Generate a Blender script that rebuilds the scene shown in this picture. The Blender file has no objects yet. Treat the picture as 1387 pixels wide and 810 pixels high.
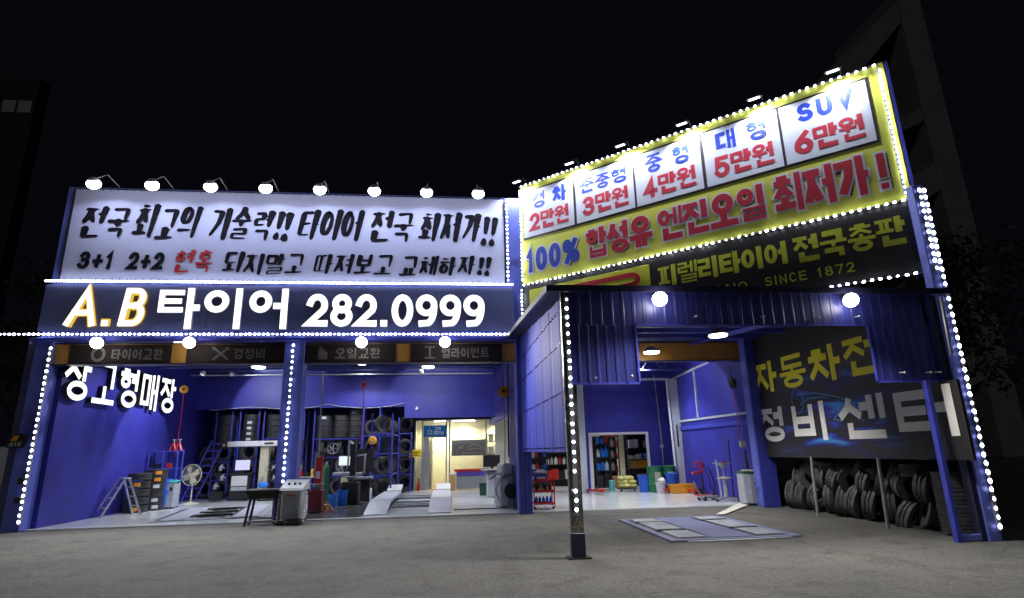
import bpy, bmesh, math, random
from mathutils import Matrix, Vector
random.seed(7)
sc = bpy.context.scene
COL = sc.collection
PI = math.pi
R = math.radians

# ------------------------------------------------------------------ camera
H = 1.6
FPX, PITCH, ROLL, YAW = 774.4, R(14.805), R(-1.353), R(6.54)
cam = bpy.data.cameras.new('camera')
cam.sensor_width = 36.0
cam.lens = FPX / 1387 * 36
cam.clip_start = 0.05
cam.clip_end = 600
camo = bpy.data.objects.new('camera', cam)
COL.objects.link(camo)
def _m(a): return Matrix(a)
Ry = _m(((math.cos(YAW), -math.sin(YAW), 0), (math.sin(YAW), math.cos(YAW), 0), (0, 0, 1)))
Bm = _m(((1, 0, 0), (0, 0, -1), (0, 1, 0)))
Pm = _m(((1, 0, 0), (0, math.cos(PITCH), math.sin(PITCH)), (0, -math.sin(PITCH), math.cos(PITCH))))
Qm = _m(((math.cos(ROLL), -math.sin(ROLL), 0), (math.sin(ROLL), math.cos(ROLL), 0), (0, 0, 1)))
W2C = Qm @ Pm @ Bm @ Ry
rot = Matrix((W2C[0], -W2C[1], -W2C[2])).transposed().to_4x4()
camo.matrix_world = Matrix.Translation((0, 0, H)) @ rot
sc.camera = camo

# ------------------------------------------------------------------ night sky, exposure
w = bpy.data.worlds.new("World")
sc.world = w
w.use_nodes = True
wn = w.node_tree
bg = wn.nodes['Background']
bg.inputs['Color'].default_value = (0.6, 0.55, 1.0, 1)
bg.inputs['Strength'].default_value = 0.0032
sun = bpy.data.lights.new('city_glow_fill', 'SUN'); sun.energy = 0.11; sun.angle = R(0.5); sun.color = (1.0, 0.96, 0.92)  # faint sun added in place of city light, lifts the distant tower
suno = bpy.data.objects.new('city_glow_fill', sun); COL.objects.link(suno); suno.rotation_euler = (R(58), 0, R(-28))
sc.view_settings.view_transform = 'Standard'
sc.view_settings.look = 'None'
sc.view_settings.exposure = 0
sc.view_settings.gamma = 1
sc.cycles.use_denoising = True
sc.cycles.use_light_tree = True
sc.cycles.max_bounces = 6
sc.cycles.sample_clamp_indirect = 4
COOL = (0.80, 0.87, 1.0)
NEUT = (1.0, 0.965, 0.90)
K = 1.0      # overall lamp power

# ------------------------------------------------------------------ materials
def mat(name, col, rough=0.6, metal=0.0, var=0.12, scale=6.0, bump=0.0, bscale=40.0, spec=0.5, emit=None, estr=0.0,
        col2=None, c2lo=0.55, c2hi=0.7, stretch=None, coat=0.0, alpha=1.0):
    m = bpy.data.materials.new(name)
    m.use_nodes = True
    nt = m.node_tree
    b = nt.nodes['Principled BSDF']
    b.inputs['Roughness'].default_value = rough
    b.inputs['Metallic'].default_value = metal
    b.inputs['Specular IOR Level'].default_value = spec
    if coat: b.inputs['Coat Weight'].default_value = coat
    if alpha < 1: b.inputs['Alpha'].default_value = alpha
    if emit:
        b.inputs['Emission Color'].default_value = (*emit, 1)
        b.inputs['Emission Strength'].default_value = estr
    tc = nt.nodes.new('ShaderNodeTexCoord')
    mp = nt.nodes.new('ShaderNodeMapping')
    nt.links.new(tc.outputs['Object'], mp.inputs[0])
    if stretch: mp.inputs['Scale'].default_value = stretch
    nz = nt.nodes.new('ShaderNodeTexNoise')
    nz.inputs['Scale'].default_value = scale
    nz.inputs['Detail'].default_value = 6
    nt.links.new(mp.outputs[0], nz.inputs['Vector'])
    mr = nt.nodes.new('ShaderNodeMapRange')
    mr.inputs[1].default_value = 0.3; mr.inputs[2].default_value = 0.7
    mr.inputs[3].default_value = 1 - var; mr.inputs[4].default_value = 1 + var
    nt.links.new(nz.outputs[0], mr.inputs[0])
    mx = nt.nodes.new('ShaderNodeVectorMath'); mx.operation = 'SCALE'
    mx.inputs[0].default_value = col
    nt.links.new(mr.outputs[0], mx.inputs['Scale'])
    out = mx.outputs[0]
    if col2:
        n2 = nt.nodes.new('ShaderNodeTexNoise'); n2.inputs['Scale'].default_value = scale * 0.37; n2.inputs['Detail'].default_value = 8
        nt.links.new(mp.outputs[0], n2.inputs['Vector'])
        r2 = nt.nodes.new('ShaderNodeMapRange'); r2.inputs[1].default_value = c2lo; r2.inputs[2].default_value = c2hi
        nt.links.new(n2.outputs[0], r2.inputs[0])
        mm = nt.nodes.new('ShaderNodeMix'); mm.data_type = 'RGBA'
        mm.inputs[7].default_value = (*col2, 1)
        nt.links.new(r2.outputs[0], mm.inputs[0]); nt.links.new(out, mm.inputs[6])
        out = mm.outputs[2]
    nt.links.new(out, b.inputs['Base Color'])
    if bump:
        n3 = nt.nodes.new('ShaderNodeTexNoise'); n3.inputs['Scale'].default_value = bscale; n3.inputs['Detail'].default_value = 5
        nt.links.new(mp.outputs[0], n3.inputs['Vector'])
        bp = nt.nodes.new('ShaderNodeBump'); bp.inputs['Strength'].default_value = bump; bp.inputs['Distance'].default_value = 0.02
        nt.links.new(n3.outputs[0], bp.inputs['Height']); nt.links.new(bp.outputs[0], b.inputs['Normal'])
    return m

def glow(name, col, strength):
    m = bpy.data.materials.new(name); m.use_nodes = True
    nt = m.node_tree; nt.nodes.clear()
    o = nt.nodes.new('ShaderNodeOutputMaterial'); e = nt.nodes.new('ShaderNodeEmission')
    e.inputs[0].default_value = (*col, 1); e.inputs[1].default_value = strength
    nt.links.new(e.outputs[0], o.inputs[0])
    return m

M = {}
M['blue'] = mat('blue wall paint', (0.032, 0.031, 0.31), 0.5, var=0.16, scale=1.7, bump=0.2, bscale=9, col2=(0.020, 0.020, 0.17), c2lo=0.52, c2hi=0.74, stretch=(1, 1, .55))
M['blueledwash'] = mat('blue paint with led wash', (0.13, 0.16, 0.62), 0.4, var=0.1, scale=3, bump=0.06, col2=(0.03, 0.03, 0.2), c2lo=0.58, c2hi=0.75)  # wall blue made paler, LED wash put into the colour
M['bluesteel'] = mat('blue steel', (0.05, 0.06, 0.42), 0.4, var=0.15, scale=8)
M['navy'] = mat('navy composite panel', (0.075, 0.085, 0.20), 0.35, var=0.2, scale=1.1, bump=0.03, bscale=3, col2=(0.10, 0.11, 0.25), c2lo=0.5, c2hi=0.7)
M['darkmetal'] = mat('dark corrugated steel', (0.030, 0.034, 0.20), 0.38, var=0.25, scale=3, bump=0.05, stretch=(4, 4, 0.6))
M['sidecor'] = mat('pale blue corrugated steel', (0.038, 0.048, 0.36), 0.7, var=0.18, scale=2.2, bump=0.04, stretch=(3, 3, 0.22), col2=(0.11, 0.13, 0.46), c2lo=0.58, c2hi=0.66, spec=0.2)
M['trim'] = mat('dark trim', (0.02, 0.02, 0.06), 0.4, var=0.2)
M['banner'] = mat('white banner fabric', (0.52, 0.53, 0.76), 0.7, var=0.05, scale=0.9, bump=0.5, bscale=1.1, stretch=(.5,1,1.6), col2=(0.50,0.50,0.66), c2lo=0.55, c2hi=0.8)
M['ink'] = mat('black ink', (0.010, 0.008, 0.014), 0.8, var=0.5, scale=9, spec=0.12)
M['redink'] = mat('red ink', (0.45, 0.015, 0.02), 0.6, var=0.25, scale=9)
M['lit'] = glow('lit white letter face', (1.0, 0.985, 0.96), 1.6)
M['lityellow'] = glow('lit yellow letter rim', (1.0, 0.62, 0.08), 0.85)
M['lit2'] = glow('lit cool letter face', (0.93, 0.96, 1.0), 1.7)
M['letterside'] = mat('letter side', (0.55, 0.55, 0.6), 0.4)
M['led'] = glow('led', (0.80, 0.86, 1.0), 18.0)
M['led2'] = glow('led slightly dim', (0.84, 0.86, 1.0), 8.0)
M['led3'] = glow('led bright', (0.80, 0.88, 1.0), 26.0)
M['ledfar'] = glow('led dim', (0.88, 0.92, 1.0), 7.0)
M['lens'] = glow('floodlight lens', (0.86, 0.90, 1.0), 18.0)
M['lenswarm'] = glow('warm floodlight lens', (1.0, 0.97, 0.90), 22.0)
M['lenssoft'] = glow('small lamp lens', (0.9, 0.94, 1.0), 4.0)
M['ledbase'] = mat('strip channel', (0.3, 0.32, 0.42), 0.4, metal=0.2)
M['orange'] = mat('orange girder paint', (0.50, 0.25, 0.05), 0.5, var=0.15, scale=2)
M['panel'] = mat('dark shop panel', (0.028, 0.021, 0.021), 0.75, var=0.15, spec=0.15)
M['panelprint'] = mat('grey print', (0.16, 0.15, 0.15), 0.7, spec=0.2)
M['asphalt'] = None
M['epoxy'] = mat('pale epoxy floor', (0.70, 0.73, 0.76), 0.14, var=0.10, scale=0.9, bump=0.05, bscale=2.5, col2=(0.52, 0.54, 0.57), c2lo=0.55, c2hi=0.75)
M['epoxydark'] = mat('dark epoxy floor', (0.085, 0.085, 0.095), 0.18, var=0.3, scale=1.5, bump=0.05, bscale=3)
M['rubber'] = mat('tyre rubber', (0.050, 0.050, 0.053), 0.45, var=0.35, scale=9, bump=0.25, bscale=60)
M['rubberold'] = mat('dusty tyre rubber', (0.088, 0.086, 0.084), 0.6, var=0.35, scale=7, bump=0.3, bscale=60, col2=(0.03, 0.03, 0.03), c2lo=0.5, c2hi=0.62)
M['alu'] = mat('aluminium', (0.62, 0.63, 0.66), 0.3, metal=0.7, var=0.1)
M['galv'] = mat('galvanised pipe', (0.48, 0.49, 0.52), 0.35, metal=0.5, var=0.15)
M['white'] = mat('white paint', (0.72, 0.72, 0.74), 0.4, var=0.06)
M['cream'] = mat('cream plastic', (0.72, 0.68, 0.50), 0.4, var=0.06)
M['beige'] = mat('beige enamel', (0.52, 0.47, 0.34), 0.4, var=0.08)
M['grey'] = mat('grey enamel', (0.24, 0.26, 0.29), 0.4, var=0.12)
M['lgrey'] = mat('light grey enamel', (0.42, 0.45, 0.50), 0.35, var=0.1)
M['dark'] = mat('black plastic', (0.018, 0.018, 0.02), 0.45, var=0.2)
M['blackmetal'] = mat('black steel', (0.025, 0.025, 0.028), 0.35, var=0.2)
M['red'] = mat('red enamel', (0.50, 0.025, 0.02), 0.35, var=0.15)
M['redrope'] = mat('red hose', (0.6, 0.03, 0.04), 0.5)
M['sky'] = mat('sky blue plastic', (0.03, 0.22, 0.75), 0.35, var=0.1)
M['bluebin'] = mat('blue bin plastic', (0.02, 0.10, 0.55), 0.35, var=0.1)
M['green'] = mat('green drum', (0.02, 0.16, 0.06), 0.4, var=0.15)
M['dgreen'] = mat('dark green bin', (0.012, 0.07, 0.04), 0.5)
M['yellow'] = mat('yellow plastic', (0.75, 0.45, 0.02), 0.4, var=0.1)
M['tub'] = mat('amber tub plastic', (0.75, 0.33, 0.02), 0.4, var=0.1)
M['bagyellow'] = mat('pale yellow sacks', (0.70, 0.66, 0.22), 0.6, var=0.25, scale=12, bump=0.4, bscale=12)
M['orangesticker'] = mat('orange sticker', (0.85, 0.30, 0.03), 0.5)
M['screen'] = mat('lit screen', (0.2, 0.2, 0.3), 0.2, emit=(0.72, 0.74, 1.0), estr=0.75)
M['roomwall'] = mat('cream room wall', (0.66, 0.63, 0.40), 0.6, var=0.05)
M['roomwhite'] = mat('pale room wall', (0.68, 0.67, 0.58), 0.6, var=0.05)
M['ceil'] = mat('dark ceiling sheet', (0.020, 0.022, 0.07), 0.6, var=0.2)
M['truss'] = mat('truss steel', (0.05, 0.06, 0.20), 0.45, var=0.2)
M['signyellow'] = mat('yellow sign vinyl', (0.72, 0.73, 0.10), 0.5, var=0.05, scale=1.2)
M['signwhite'] = mat('white sign vinyl', (0.68, 0.69, 0.80), 0.5, var=0.03, scale=1.2)
M['signblack'] = mat('black sign vinyl', (0.022, 0.020, 0.020), 0.45, var=0.15)
M['signblue'] = mat('blue sign print', (0.015, 0.045, 0.45), 0.5, var=0.05)
M['signred'] = mat('red sign print', (0.52, 0.012, 0.035), 0.5, var=0.05)
M['lime'] = mat('lime sign print', (0.62, 0.64, 0.04), 0.5, var=0.06)
M['muraltext'] = mat('pale mural lettering', (0.72, 0.71, 0.69), 0.6, var=0.05)
M['muralyellow'] = mat('yellow mural lettering', (0.88, 0.80, 0.04), 0.7, var=0.12, scale=0.8)
M['officeblue'] = mat('office sign blue', (0.01, 0.12, 0.35), 0.4, emit=(0.01, 0.12, 0.35), estr=0.25)
M['officeprint'] = mat('office sign white', (0.7, 0.75, 0.8), 0.4, emit=(0.7, 0.8, 0.9), estr=0.2)
M['gold'] = mat('gold line print', (0.55, 0.36, 0.08), 0.4)
M['wood'] = mat('tan board', (0.42, 0.28, 0.14), 0.5)
M['paperboard'] = mat('cardboard', (0.42, 0.27, 0.13), 0.7)
M['purplehose'] = mat('purple hose', (0.22, 0.05, 0.25), 0.5)
M['concrete'] = mat('tower concrete', (0.22, 0.22, 0.225), 0.9, var=0.15, scale=0.5)
M['concreteshade'] = mat('shaded tower concrete', (0.03, 0.03, 0.033), 0.9, var=0.15, scale=0.5)  # darkened concrete, recess shade and night put into the colour
M['bark'] = mat('bark', (0.06, 0.045, 0.03), 0.9, var=0.3, bump=0.5)
M['leaf'] = mat('dark leaves', (0.035, 0.06, 0.02), 0.7, var=0.5, scale=1.5)
M['plate'] = mat('blue grey steel plate', (0.16, 0.18, 0.32), 0.42, var=0.15, scale=2.5, bump=0.06, col2=(0.10, 0.11, 0.2), c2lo=0.5, c2hi=0.7)
M['platelight'] = mat('pale steel plate', (0.34, 0.37, 0.42), 0.4, var=0.15, scale=4, col2=(0.2, 0.21, 0.24), c2lo=0.5, c2hi=0.7)
M['ramp'] = mat('ramp deck paint', (0.46, 0.48, 0.58), 0.35, var=0.1, scale=3)
M['tape'] = mat('white floor tape', (0.62, 0.6, 0.55), 0.7, var=0.25, scale=8)
M['chrome'] = mat('foil wrap', (0.35, 0.33, 0.28), 0.18, metal=0.8, var=0.5, scale=14, bump=0.8, bscale=25)

gl = bpy.data.materials.new('glass'); gl.use_nodes = True
_b = gl.node_tree.nodes['Principled BSDF']
_b.inputs['Base Color'].default_value = (0.9, 0.95, 0.95, 1); _b.inputs['Roughness'].default_value = 0.03
_b.inputs['Alpha'].default_value = 0.13
M['glass'] = gl

def asphalt():
    m = bpy.data.materials.new('asphalt'); m.use_nodes = True
    nt = m.node_tree; N = nt.nodes.new; Lk = nt.links.new
    b = nt.nodes['Principled BSDF']
    tc = N('ShaderNodeTexCoord')
    def noise(s, d=6, r=0.55):
        n = N('ShaderNodeTexNoise'); n.inputs['Scale'].default_value = s; n.inputs['Detail'].default_value = d
        n.inputs['Roughness'].default_value = r; Lk(tc.outputs['Object'], n.inputs['Vector']); return n
    def ramp(src, stops):
        r = N('ShaderNodeValToRGB'); e = r.color_ramp.elements
        e[0].position, e[0].color = stops[0][0], (*stops[0][1], 1)
        e[1].position, e[1].color = stops[1][0], (*stops[1][1], 1)
        for p, c in stops[2:]:
            q = e.new(p); q.color = (*c, 1)
        Lk(src, r.inputs[0]); return r.outputs[0]
    g1 = noise(48, 3, 0.8); g2 = noise(15, 6, 0.8)
    ga = N('ShaderNodeMath'); ga.operation = 'ADD'; Lk(g1.outputs[0], ga.inputs[0]); Lk(g2.outputs[0], ga.inputs[1])
    gh = N('ShaderNodeMath'); gh.operation = 'MULTIPLY'; gh.inputs[1].default_value = 0.5; Lk(ga.outputs[0], gh.inputs[0])
    base = ramp(gh.outputs[0], [(0.38, (0.044, 0.0435, 0.042)), (0.63, (0.205, 0.202, 0.194))])
    big = ramp(noise(0.55, 8).outputs[0], [(0.35, (0.84, 0.84, 0.85)), (0.68, (1.12, 1.11, 1.08))])
    st = ramp(noise(1.7, 9, 0.65).outputs[0], [(0.36, (0.55, 0.54, 0.53)), (0.5, (1, 1, 1))])
    m1 = N('ShaderNodeMix'); m1.data_type = 'RGBA'; m1.blend_type = 'MULTIPLY'; m1.inputs[0].default_value = 1
    Lk(base, m1.inputs[6]); Lk(big, m1.inputs[7])
    m2 = N('ShaderNodeMix'); m2.data_type = 'RGBA'; m2.blend_type = 'MULTIPLY'; m2.inputs[0].default_value = 0.7
    Lk(m1.outputs[2], m2.inputs[6]); Lk(st, m2.inputs[7])
    v = N('ShaderNodeTexVoronoi'); v.inputs['Scale'].default_value = 2.6; Lk(tc.outputs['Object'], v.inputs['Vector'])
    sp = ramp(v.outputs[0], [(0.02, (1, 1, 1)), (0.035, (0, 0, 0))])
    m3 = N('ShaderNodeMix'); m3.data_type = 'RGBA'; m3.inputs[7].default_value = (0.4, 0.4, 0.38, 1)
    Lk(sp, m3.inputs[0]); Lk(m2.outputs[2], m3.inputs[6])
    # hairline cracks and dark oil spots
    vc = N('ShaderNodeTexVoronoi'); vc.feature = 'DISTANCE_TO_EDGE'; vc.inputs['Scale'].default_value = 0.33
    wv = N('ShaderNodeVectorMath'); wv.operation = 'ADD'; ws = N('ShaderNodeVectorMath'); ws.operation = 'SCALE'; ws.inputs['Scale'].default_value = 0.9
    nw = N('ShaderNodeTexNoise'); nw.inputs['Scale'].default_value = 1.3; nw.inputs['Detail'].default_value = 6; Lk(tc.outputs['Object'], nw.inputs['Vector'])
    Lk(nw.outputs[1], ws.inputs[0]); Lk(tc.outputs['Object'], wv.inputs[0]); Lk(ws.outputs[0], wv.inputs[1]); Lk(wv.outputs[0], vc.inputs['Vector'])
    ck = ramp(vc.outputs[0], [(0.0, (0.45, 0.45, 0.45)), (0.005, (1, 1, 1))])
    oil = N('ShaderNodeTexVoronoi'); oil.inputs['Scale'].default_value = 0.8; Lk(wv.outputs[0], oil.inputs['Vector'])
    ol = ramp(oil.outputs[0], [(0.05, (0.55, 0.54, 0.53)), (0.20, (1, 1, 1))])
    m4 = N('ShaderNodeMix'); m4.data_type = 'RGBA'; m4.blend_type = 'MULTIPLY'; m4.inputs[0].default_value = 0.8
    Lk(m3.outputs[2], m4.inputs[6]); Lk(ck, m4.inputs[7])
    m5 = N('ShaderNodeMix'); m5.data_type = 'RGBA'; m5.blend_type = 'MULTIPLY'; m5.inputs[0].default_value = 0.7
    Lk(m4.outputs[2], m5.inputs[6]); Lk(ol, m5.inputs[7])
    Lk(m5.outputs[2], b.inputs['Base Color'])
    b.inputs['Roughness'].default_value = 0.82
    bp = N('ShaderNodeBump'); bp.inputs['Strength'].default_value = 1.0; bp.inputs['Distance'].default_value = 0.03
    Lk(noise(42, 4, 0.85).outputs[0], bp.inputs['Height'])
    bp2 = N('ShaderNodeBump'); bp2.inputs['Strength'].default_value = 0.5; bp2.inputs['Distance'].default_value = 0.15
    Lk(noise(1.2, 4).outputs[0], bp2.inputs['Height']); Lk(bp.outputs[0], bp2.inputs['Normal'])
    Lk(bp2.outputs[0], b.inputs['Normal'])
    return m
M['asphalt'] = asphalt()

def mural_mat():
    # flat print: black board with blue light trails of a sketched car
    m = bpy.data.materials.new('mural print'); m.use_nodes = True
    nt = m.node_tree; N = nt.nodes.new; Lk = nt.links.new
    b = nt.nodes['Principled BSDF']; b.inputs['Roughness'].default_value = 0.55
    tc = N('ShaderNodeTexCoord'); mp = N('ShaderNodeMapping'); Lk(tc.outputs['Object'], mp.inputs[0])
    mp.inputs['Rotation'].default_value = (0, R(20), 0); mp.inputs['Scale'].default_value = (0.45, 1, 2.6)
    n = N('ShaderNodeTexNoise'); n.inputs['Scale'].default_value = 1.6; n.inputs['Detail'].default_value = 5; n.inputs['Distortion'].default_value = 0.6
    Lk(mp.outputs[0], n.inputs['Vector'])
    r = N('ShaderNodeValToRGB'); e = r.color_ramp.elements
    e[0].position = 0.45; e[0].color = (0.014, 0.012, 0.014, 1); e[1].position = 0.60; e[1].color = (0.02, 0.03, 0.35, 1)
    q = e.new(0.54); q.color = (0.012, 0.014, 0.12, 1)
    q = e.new(0.68); q.color = (0.03, 0.25, 0.6, 1)
    Lk(n.outputs[0], r.inputs[0])
    # limit the trails to the middle of the board
    sx = N('ShaderNodeSeparateXYZ'); Lk(tc.outputs['Object'], sx.inputs[0])
    def band(out, c, wd):
        a = N('ShaderNodeMath'); a.operation = 'SUBTRACT'; Lk(out, a.inputs[0]); a.inputs[1].default_value = c
        a2 = N('ShaderNodeMath'); a2.operation = 'ABSOLUTE'; Lk(a.outputs[0], a2.inputs[0])
        mr = N('ShaderNodeMapRange'); mr.inputs[1].default_value = wd; mr.inputs[2].default_value = wd * 0.4
        Lk(a2.outputs[0], mr.inputs[0]); return mr.outputs[0]
    mu = N('ShaderNodeMath'); mu.operation = 'MULTIPLY'
    Lk(band(sx.outputs[0], 2.9, 2.3), mu.inputs[0]); Lk(band(sx.outputs[2], 2.25, 1.15), mu.inputs[1])
    mx = N('ShaderNodeMix'); mx.data_type = 'RGBA'; mx.inputs[6].default_value = (0.016, 0.015, 0.016, 1)
    Lk(mu.outputs[0], mx.inputs[0]); Lk(r.outputs[0], mx.inputs[7])
    Lk(mx.outputs[2], b.inputs['Base Color'])
    return m
M['mural'] = mural_mat()

# ------------------------------------------------------------------ mesh builder
class MB:
    def __init__(s): s.v = []; s.f = []; s.smooth = False
    def add(s, vs, fs):
        o = len(s.v); s.v += [tuple(v) for v in vs]; s.f += [tuple(i + o for i in f) for f in fs]
    def box(s, x0, x1, y0, y1, z0, z1, c=0.0):
        if x0 > x1: x0, x1 = x1, x0
        if y0 > y1: y0, y1 = y1, y0
        if z0 > z1: z0, z1 = z1, z0
        c = min(c, (x1-x0)*.45, (y1-y0)*.45, (z1-z0)*.45)
        if c <= 0:
            s.add([(x0,y0,z0),(x1,y0,z0),(x1,y1,z0),(x0,y1,z0),(x0,y0,z1),(x1,y0,z1),(x1,y1,z1),(x0,y1,z1)],
                  [(0,3,2,1),(4,5,6,7),(0,1,5,4),(1,2,6,5),(2,3,7,6),(3,0,4,7)])
            return s
        X=(x0,x1);Y=(y0,y1);Z=(z0,z1);vs=[];idx={}
        for i in (0,1):
            for j in (0,1):
                for k in (0,1):
                    sx=c*(1-2*i);sy=c*(1-2*j);sz=c*(1-2*k)
                    idx[(i,j,k,0)]=len(vs);vs.append((X[i],Y[j]+sy,Z[k]+sz))
                    idx[(i,j,k,1)]=len(vs);vs.append((X[i]+sx,Y[j],Z[k]+sz))
                    idx[(i,j,k,2)]=len(vs);vs.append((X[i]+sx,Y[j]+sy,Z[k]))
        fs=[]
        ce=Vector(((x0+x1)/2,(y0+y1)/2,(z0+z1)/2))
        def F(l):
            p=[Vector(vs[q]) for q in l]
            n=(p[1]-p[0]).cross(p[2]-p[0]); m=sum(p,Vector())/len(p)-ce
            fs.append(tuple(l) if n.dot(m)>0 else tuple(reversed(l)))
        for i in (0,1):
            F([idx[(i,0,0,0)],idx[(i,1,0,0)],idx[(i,1,1,0)],idx[(i,0,1,0)]])
            F([idx[(0,i,0,1)],idx[(1,i,0,1)],idx[(1,i,1,1)],idx[(0,i,1,1)]])
            F([idx[(0,0,i,2)],idx[(1,0,i,2)],idx[(1,1,i,2)],idx[(0,1,i,2)]])
            for j in (0,1):
                F([idx[(i,j,0,0)],idx[(i,j,1,0)],idx[(i,j,1,1)],idx[(i,j,0,1)]])
                F([idx[(i,0,j,0)],idx[(i,1,j,0)],idx[(i,1,j,2)],idx[(i,0,j,2)]])
                F([idx[(0,i,j,1)],idx[(1,i,j,1)],idx[(1,i,j,2)],idx[(0,i,j,2)]])
                for k in (0,1): F([idx[(i,j,k,0)],idx[(i,j,k,1)],idx[(i,j,k,2)]])
        s.add(vs,fs); return s
    def tube(s, pts, r, n=8, closed=False, r2=None):
        pts=[Vector(p) for p in pts]; m=len(pts); rings=[]
        up=Vector((0,0,1))
        for i,p in enumerate(pts):
            a=pts[(i-1)%m] if (closed or i>0) else p
            b=pts[(i+1)%m] if (closed or i<m-1) else p
            d=(b-a).normalized() if (b-a).length>1e-9 else Vector((0,0,1))
            u=d.cross(up)
            if u.length<0.05: u=d.cross(Vector((0,1,0)))
            u.normalize(); v=u.cross(d)
            rr=r if r2 is None else r+(r2-r)*i/(m-1)
            rings.append([p+u*(rr*math.cos(2*PI*k/n))+v*(rr*math.sin(2*PI*k/n)) for k in range(n)])
        vs=[q for g in rings for q in g]; fs=[]
        for i in range(m if closed else m-1):
            j=(i+1)%m
            for k in range(n):
                l=(k+1)%n
                fs.append((i*n+k,i*n+l,j*n+l,j*n+k))
        if not closed:
            fs.append(tuple(reversed(range(n)))); fs.append(tuple((m-1)*n+k for k in range(n)))
        s.add(vs,fs); return s
    def lathe(s, prof, n=20, axis='z', c=(0,0,0), caps=True):
        # prof: list of (radius, height)
        vs=[];fs=[]
        for (r,h) in prof:
            for k in range(n):
                a=2*PI*k/n; x,y=r*math.cos(a),r*math.sin(a)
                p={'z':(x,y,h),'y':(x,h,y),'x':(h,x,y)}[axis]
                vs.append((p[0]+c[0],p[1]+c[1],p[2]+c[2]))
        m=len(prof)
        for i in range(m-1):
            for k in range(n):
                l=(k+1)%n
                fs.append((i*n+k,i*n+l,(i+1)*n+l,(i+1)*n+k))
        if caps:
            if prof[0][0]>1e-4: fs.append(tuple(reversed(range(n))))
            if prof[-1][0]>1e-4: fs.append(tuple((m-1)*n+k for k in range(n)))
        s.add(vs,fs); return s
    def prism(s, poly, y0, y1):
        # poly in (x,z), extruded along y
        n=len(poly)
        vs=[(x,y0,z) for x,z in poly]+[(x,y1,z) for x,z in poly]
        fs=[tuple(range(n)),tuple(reversed(range(n,2*n)))]+[(i,i+n,(i+1)%n+n,(i+1)%n) for i in range(n)]
        s.add(vs,fs); return s
    def sphere(s, c, rx, ry, rz, n=10, m=6):
        s.lathe([(max(1e-5,math.sin(PI*i/m)),-math.cos(PI*i/m)) for i in range(m+1)], n)
        k=n*(m+1)
        for i in range(len(s.v)-k,len(s.v)):
            x,y,z=s.v[i]; s.v[i]=(c[0]+x*rx,c[1]+y*ry,c[2]+z*rz)
        return s
    def mesh(s, name, m, smooth=False):
        me=bpy.data.meshes.new(name); me.from_pydata(s.v,[],s.f)
        if m: me.materials.append(M[m] if isinstance(m,str) else m)
        bm=bmesh.new(); bm.from_mesh(me); bmesh.ops.recalc_face_normals(bm,faces=bm.faces)
        bm.to_mesh(me); bm.free()
        if smooth:
            me.shade_smooth()
            try: me.set_sharp_from_angle(angle=R(38))
            except Exception: pass
        me.update(); return me

def link(name, me, parent=None, loc=(0,0,0), rot=(0,0,0)):
    o=bpy.data.objects.new(name,me); COL.objects.link(o); o.parent=parent; o.location=loc; o.rotation_euler=rot
    return o
def part(name, mb, m, parent, smooth=False, loc=(0,0,0), rot=(0,0,0), label=None):
    o=link(name,mb.mesh(name,m,smooth),parent,loc,rot)
    if label: o['label']=label
    return o
def tag(o,label,cat,group=None):
    o['label']=label; o['category']=cat
    if group: o['group']=group
    return o
def thing(name,label,cat,loc=(0,0,0),rotz=0,group=None,rot=None):
    o=bpy.data.objects.new(name,None); COL.objects.link(o); o.empty_display_size=0.2
    o.location=loc; o.rotation_euler=rot if rot else (0,0,rotz)
    return tag(o,label,cat,group)
def single(name,mb,m,label,cat,loc=(0,0,0),rotz=0,group=None,smooth=False,rot=None):
    o=link(name,mb.mesh(name,m,smooth),None,loc,rot if rot else (0,0,rotz))
    return tag(o,label,cat,group)
def struct(name,mb,m,parent=None):
    o=link(name,mb.mesh(name,m),parent)
    if parent is None: o['kind']='structure'
    return o
def stuff(o): o['kind']='stuff'; return o
def copytree(o,parent=None):
    c=o.copy(); COL.objects.link(c); c.parent=parent
    for ch in list(o.children):
        copytree(ch,c)
    return c
def B(*a,**k): return MB().box(*a,**k)
def beam(mb,p,q,w,h=None):
    # square bar between two points
    h=h or w; p=Vector(p);q=Vector(q);d=(q-p).normalized()
    u=d.cross(Vector((0,0,1)))
    if u.length<0.05:u=Vector((1,0,0))
    u.normalize();v=u.cross(d)
    vs=[]
    for c in (p,q):
        for a,b in ((-1,-1),(1,-1),(1,1),(-1,1)): vs.append(c+u*(a*w/2)+v*(b*h/2))
    mb.add(vs,[(0,3,2,1),(4,5,6,7),(0,1,5,4),(1,2,6,5),(2,3,7,6),(3,0,4,7)])
    return mb

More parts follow.
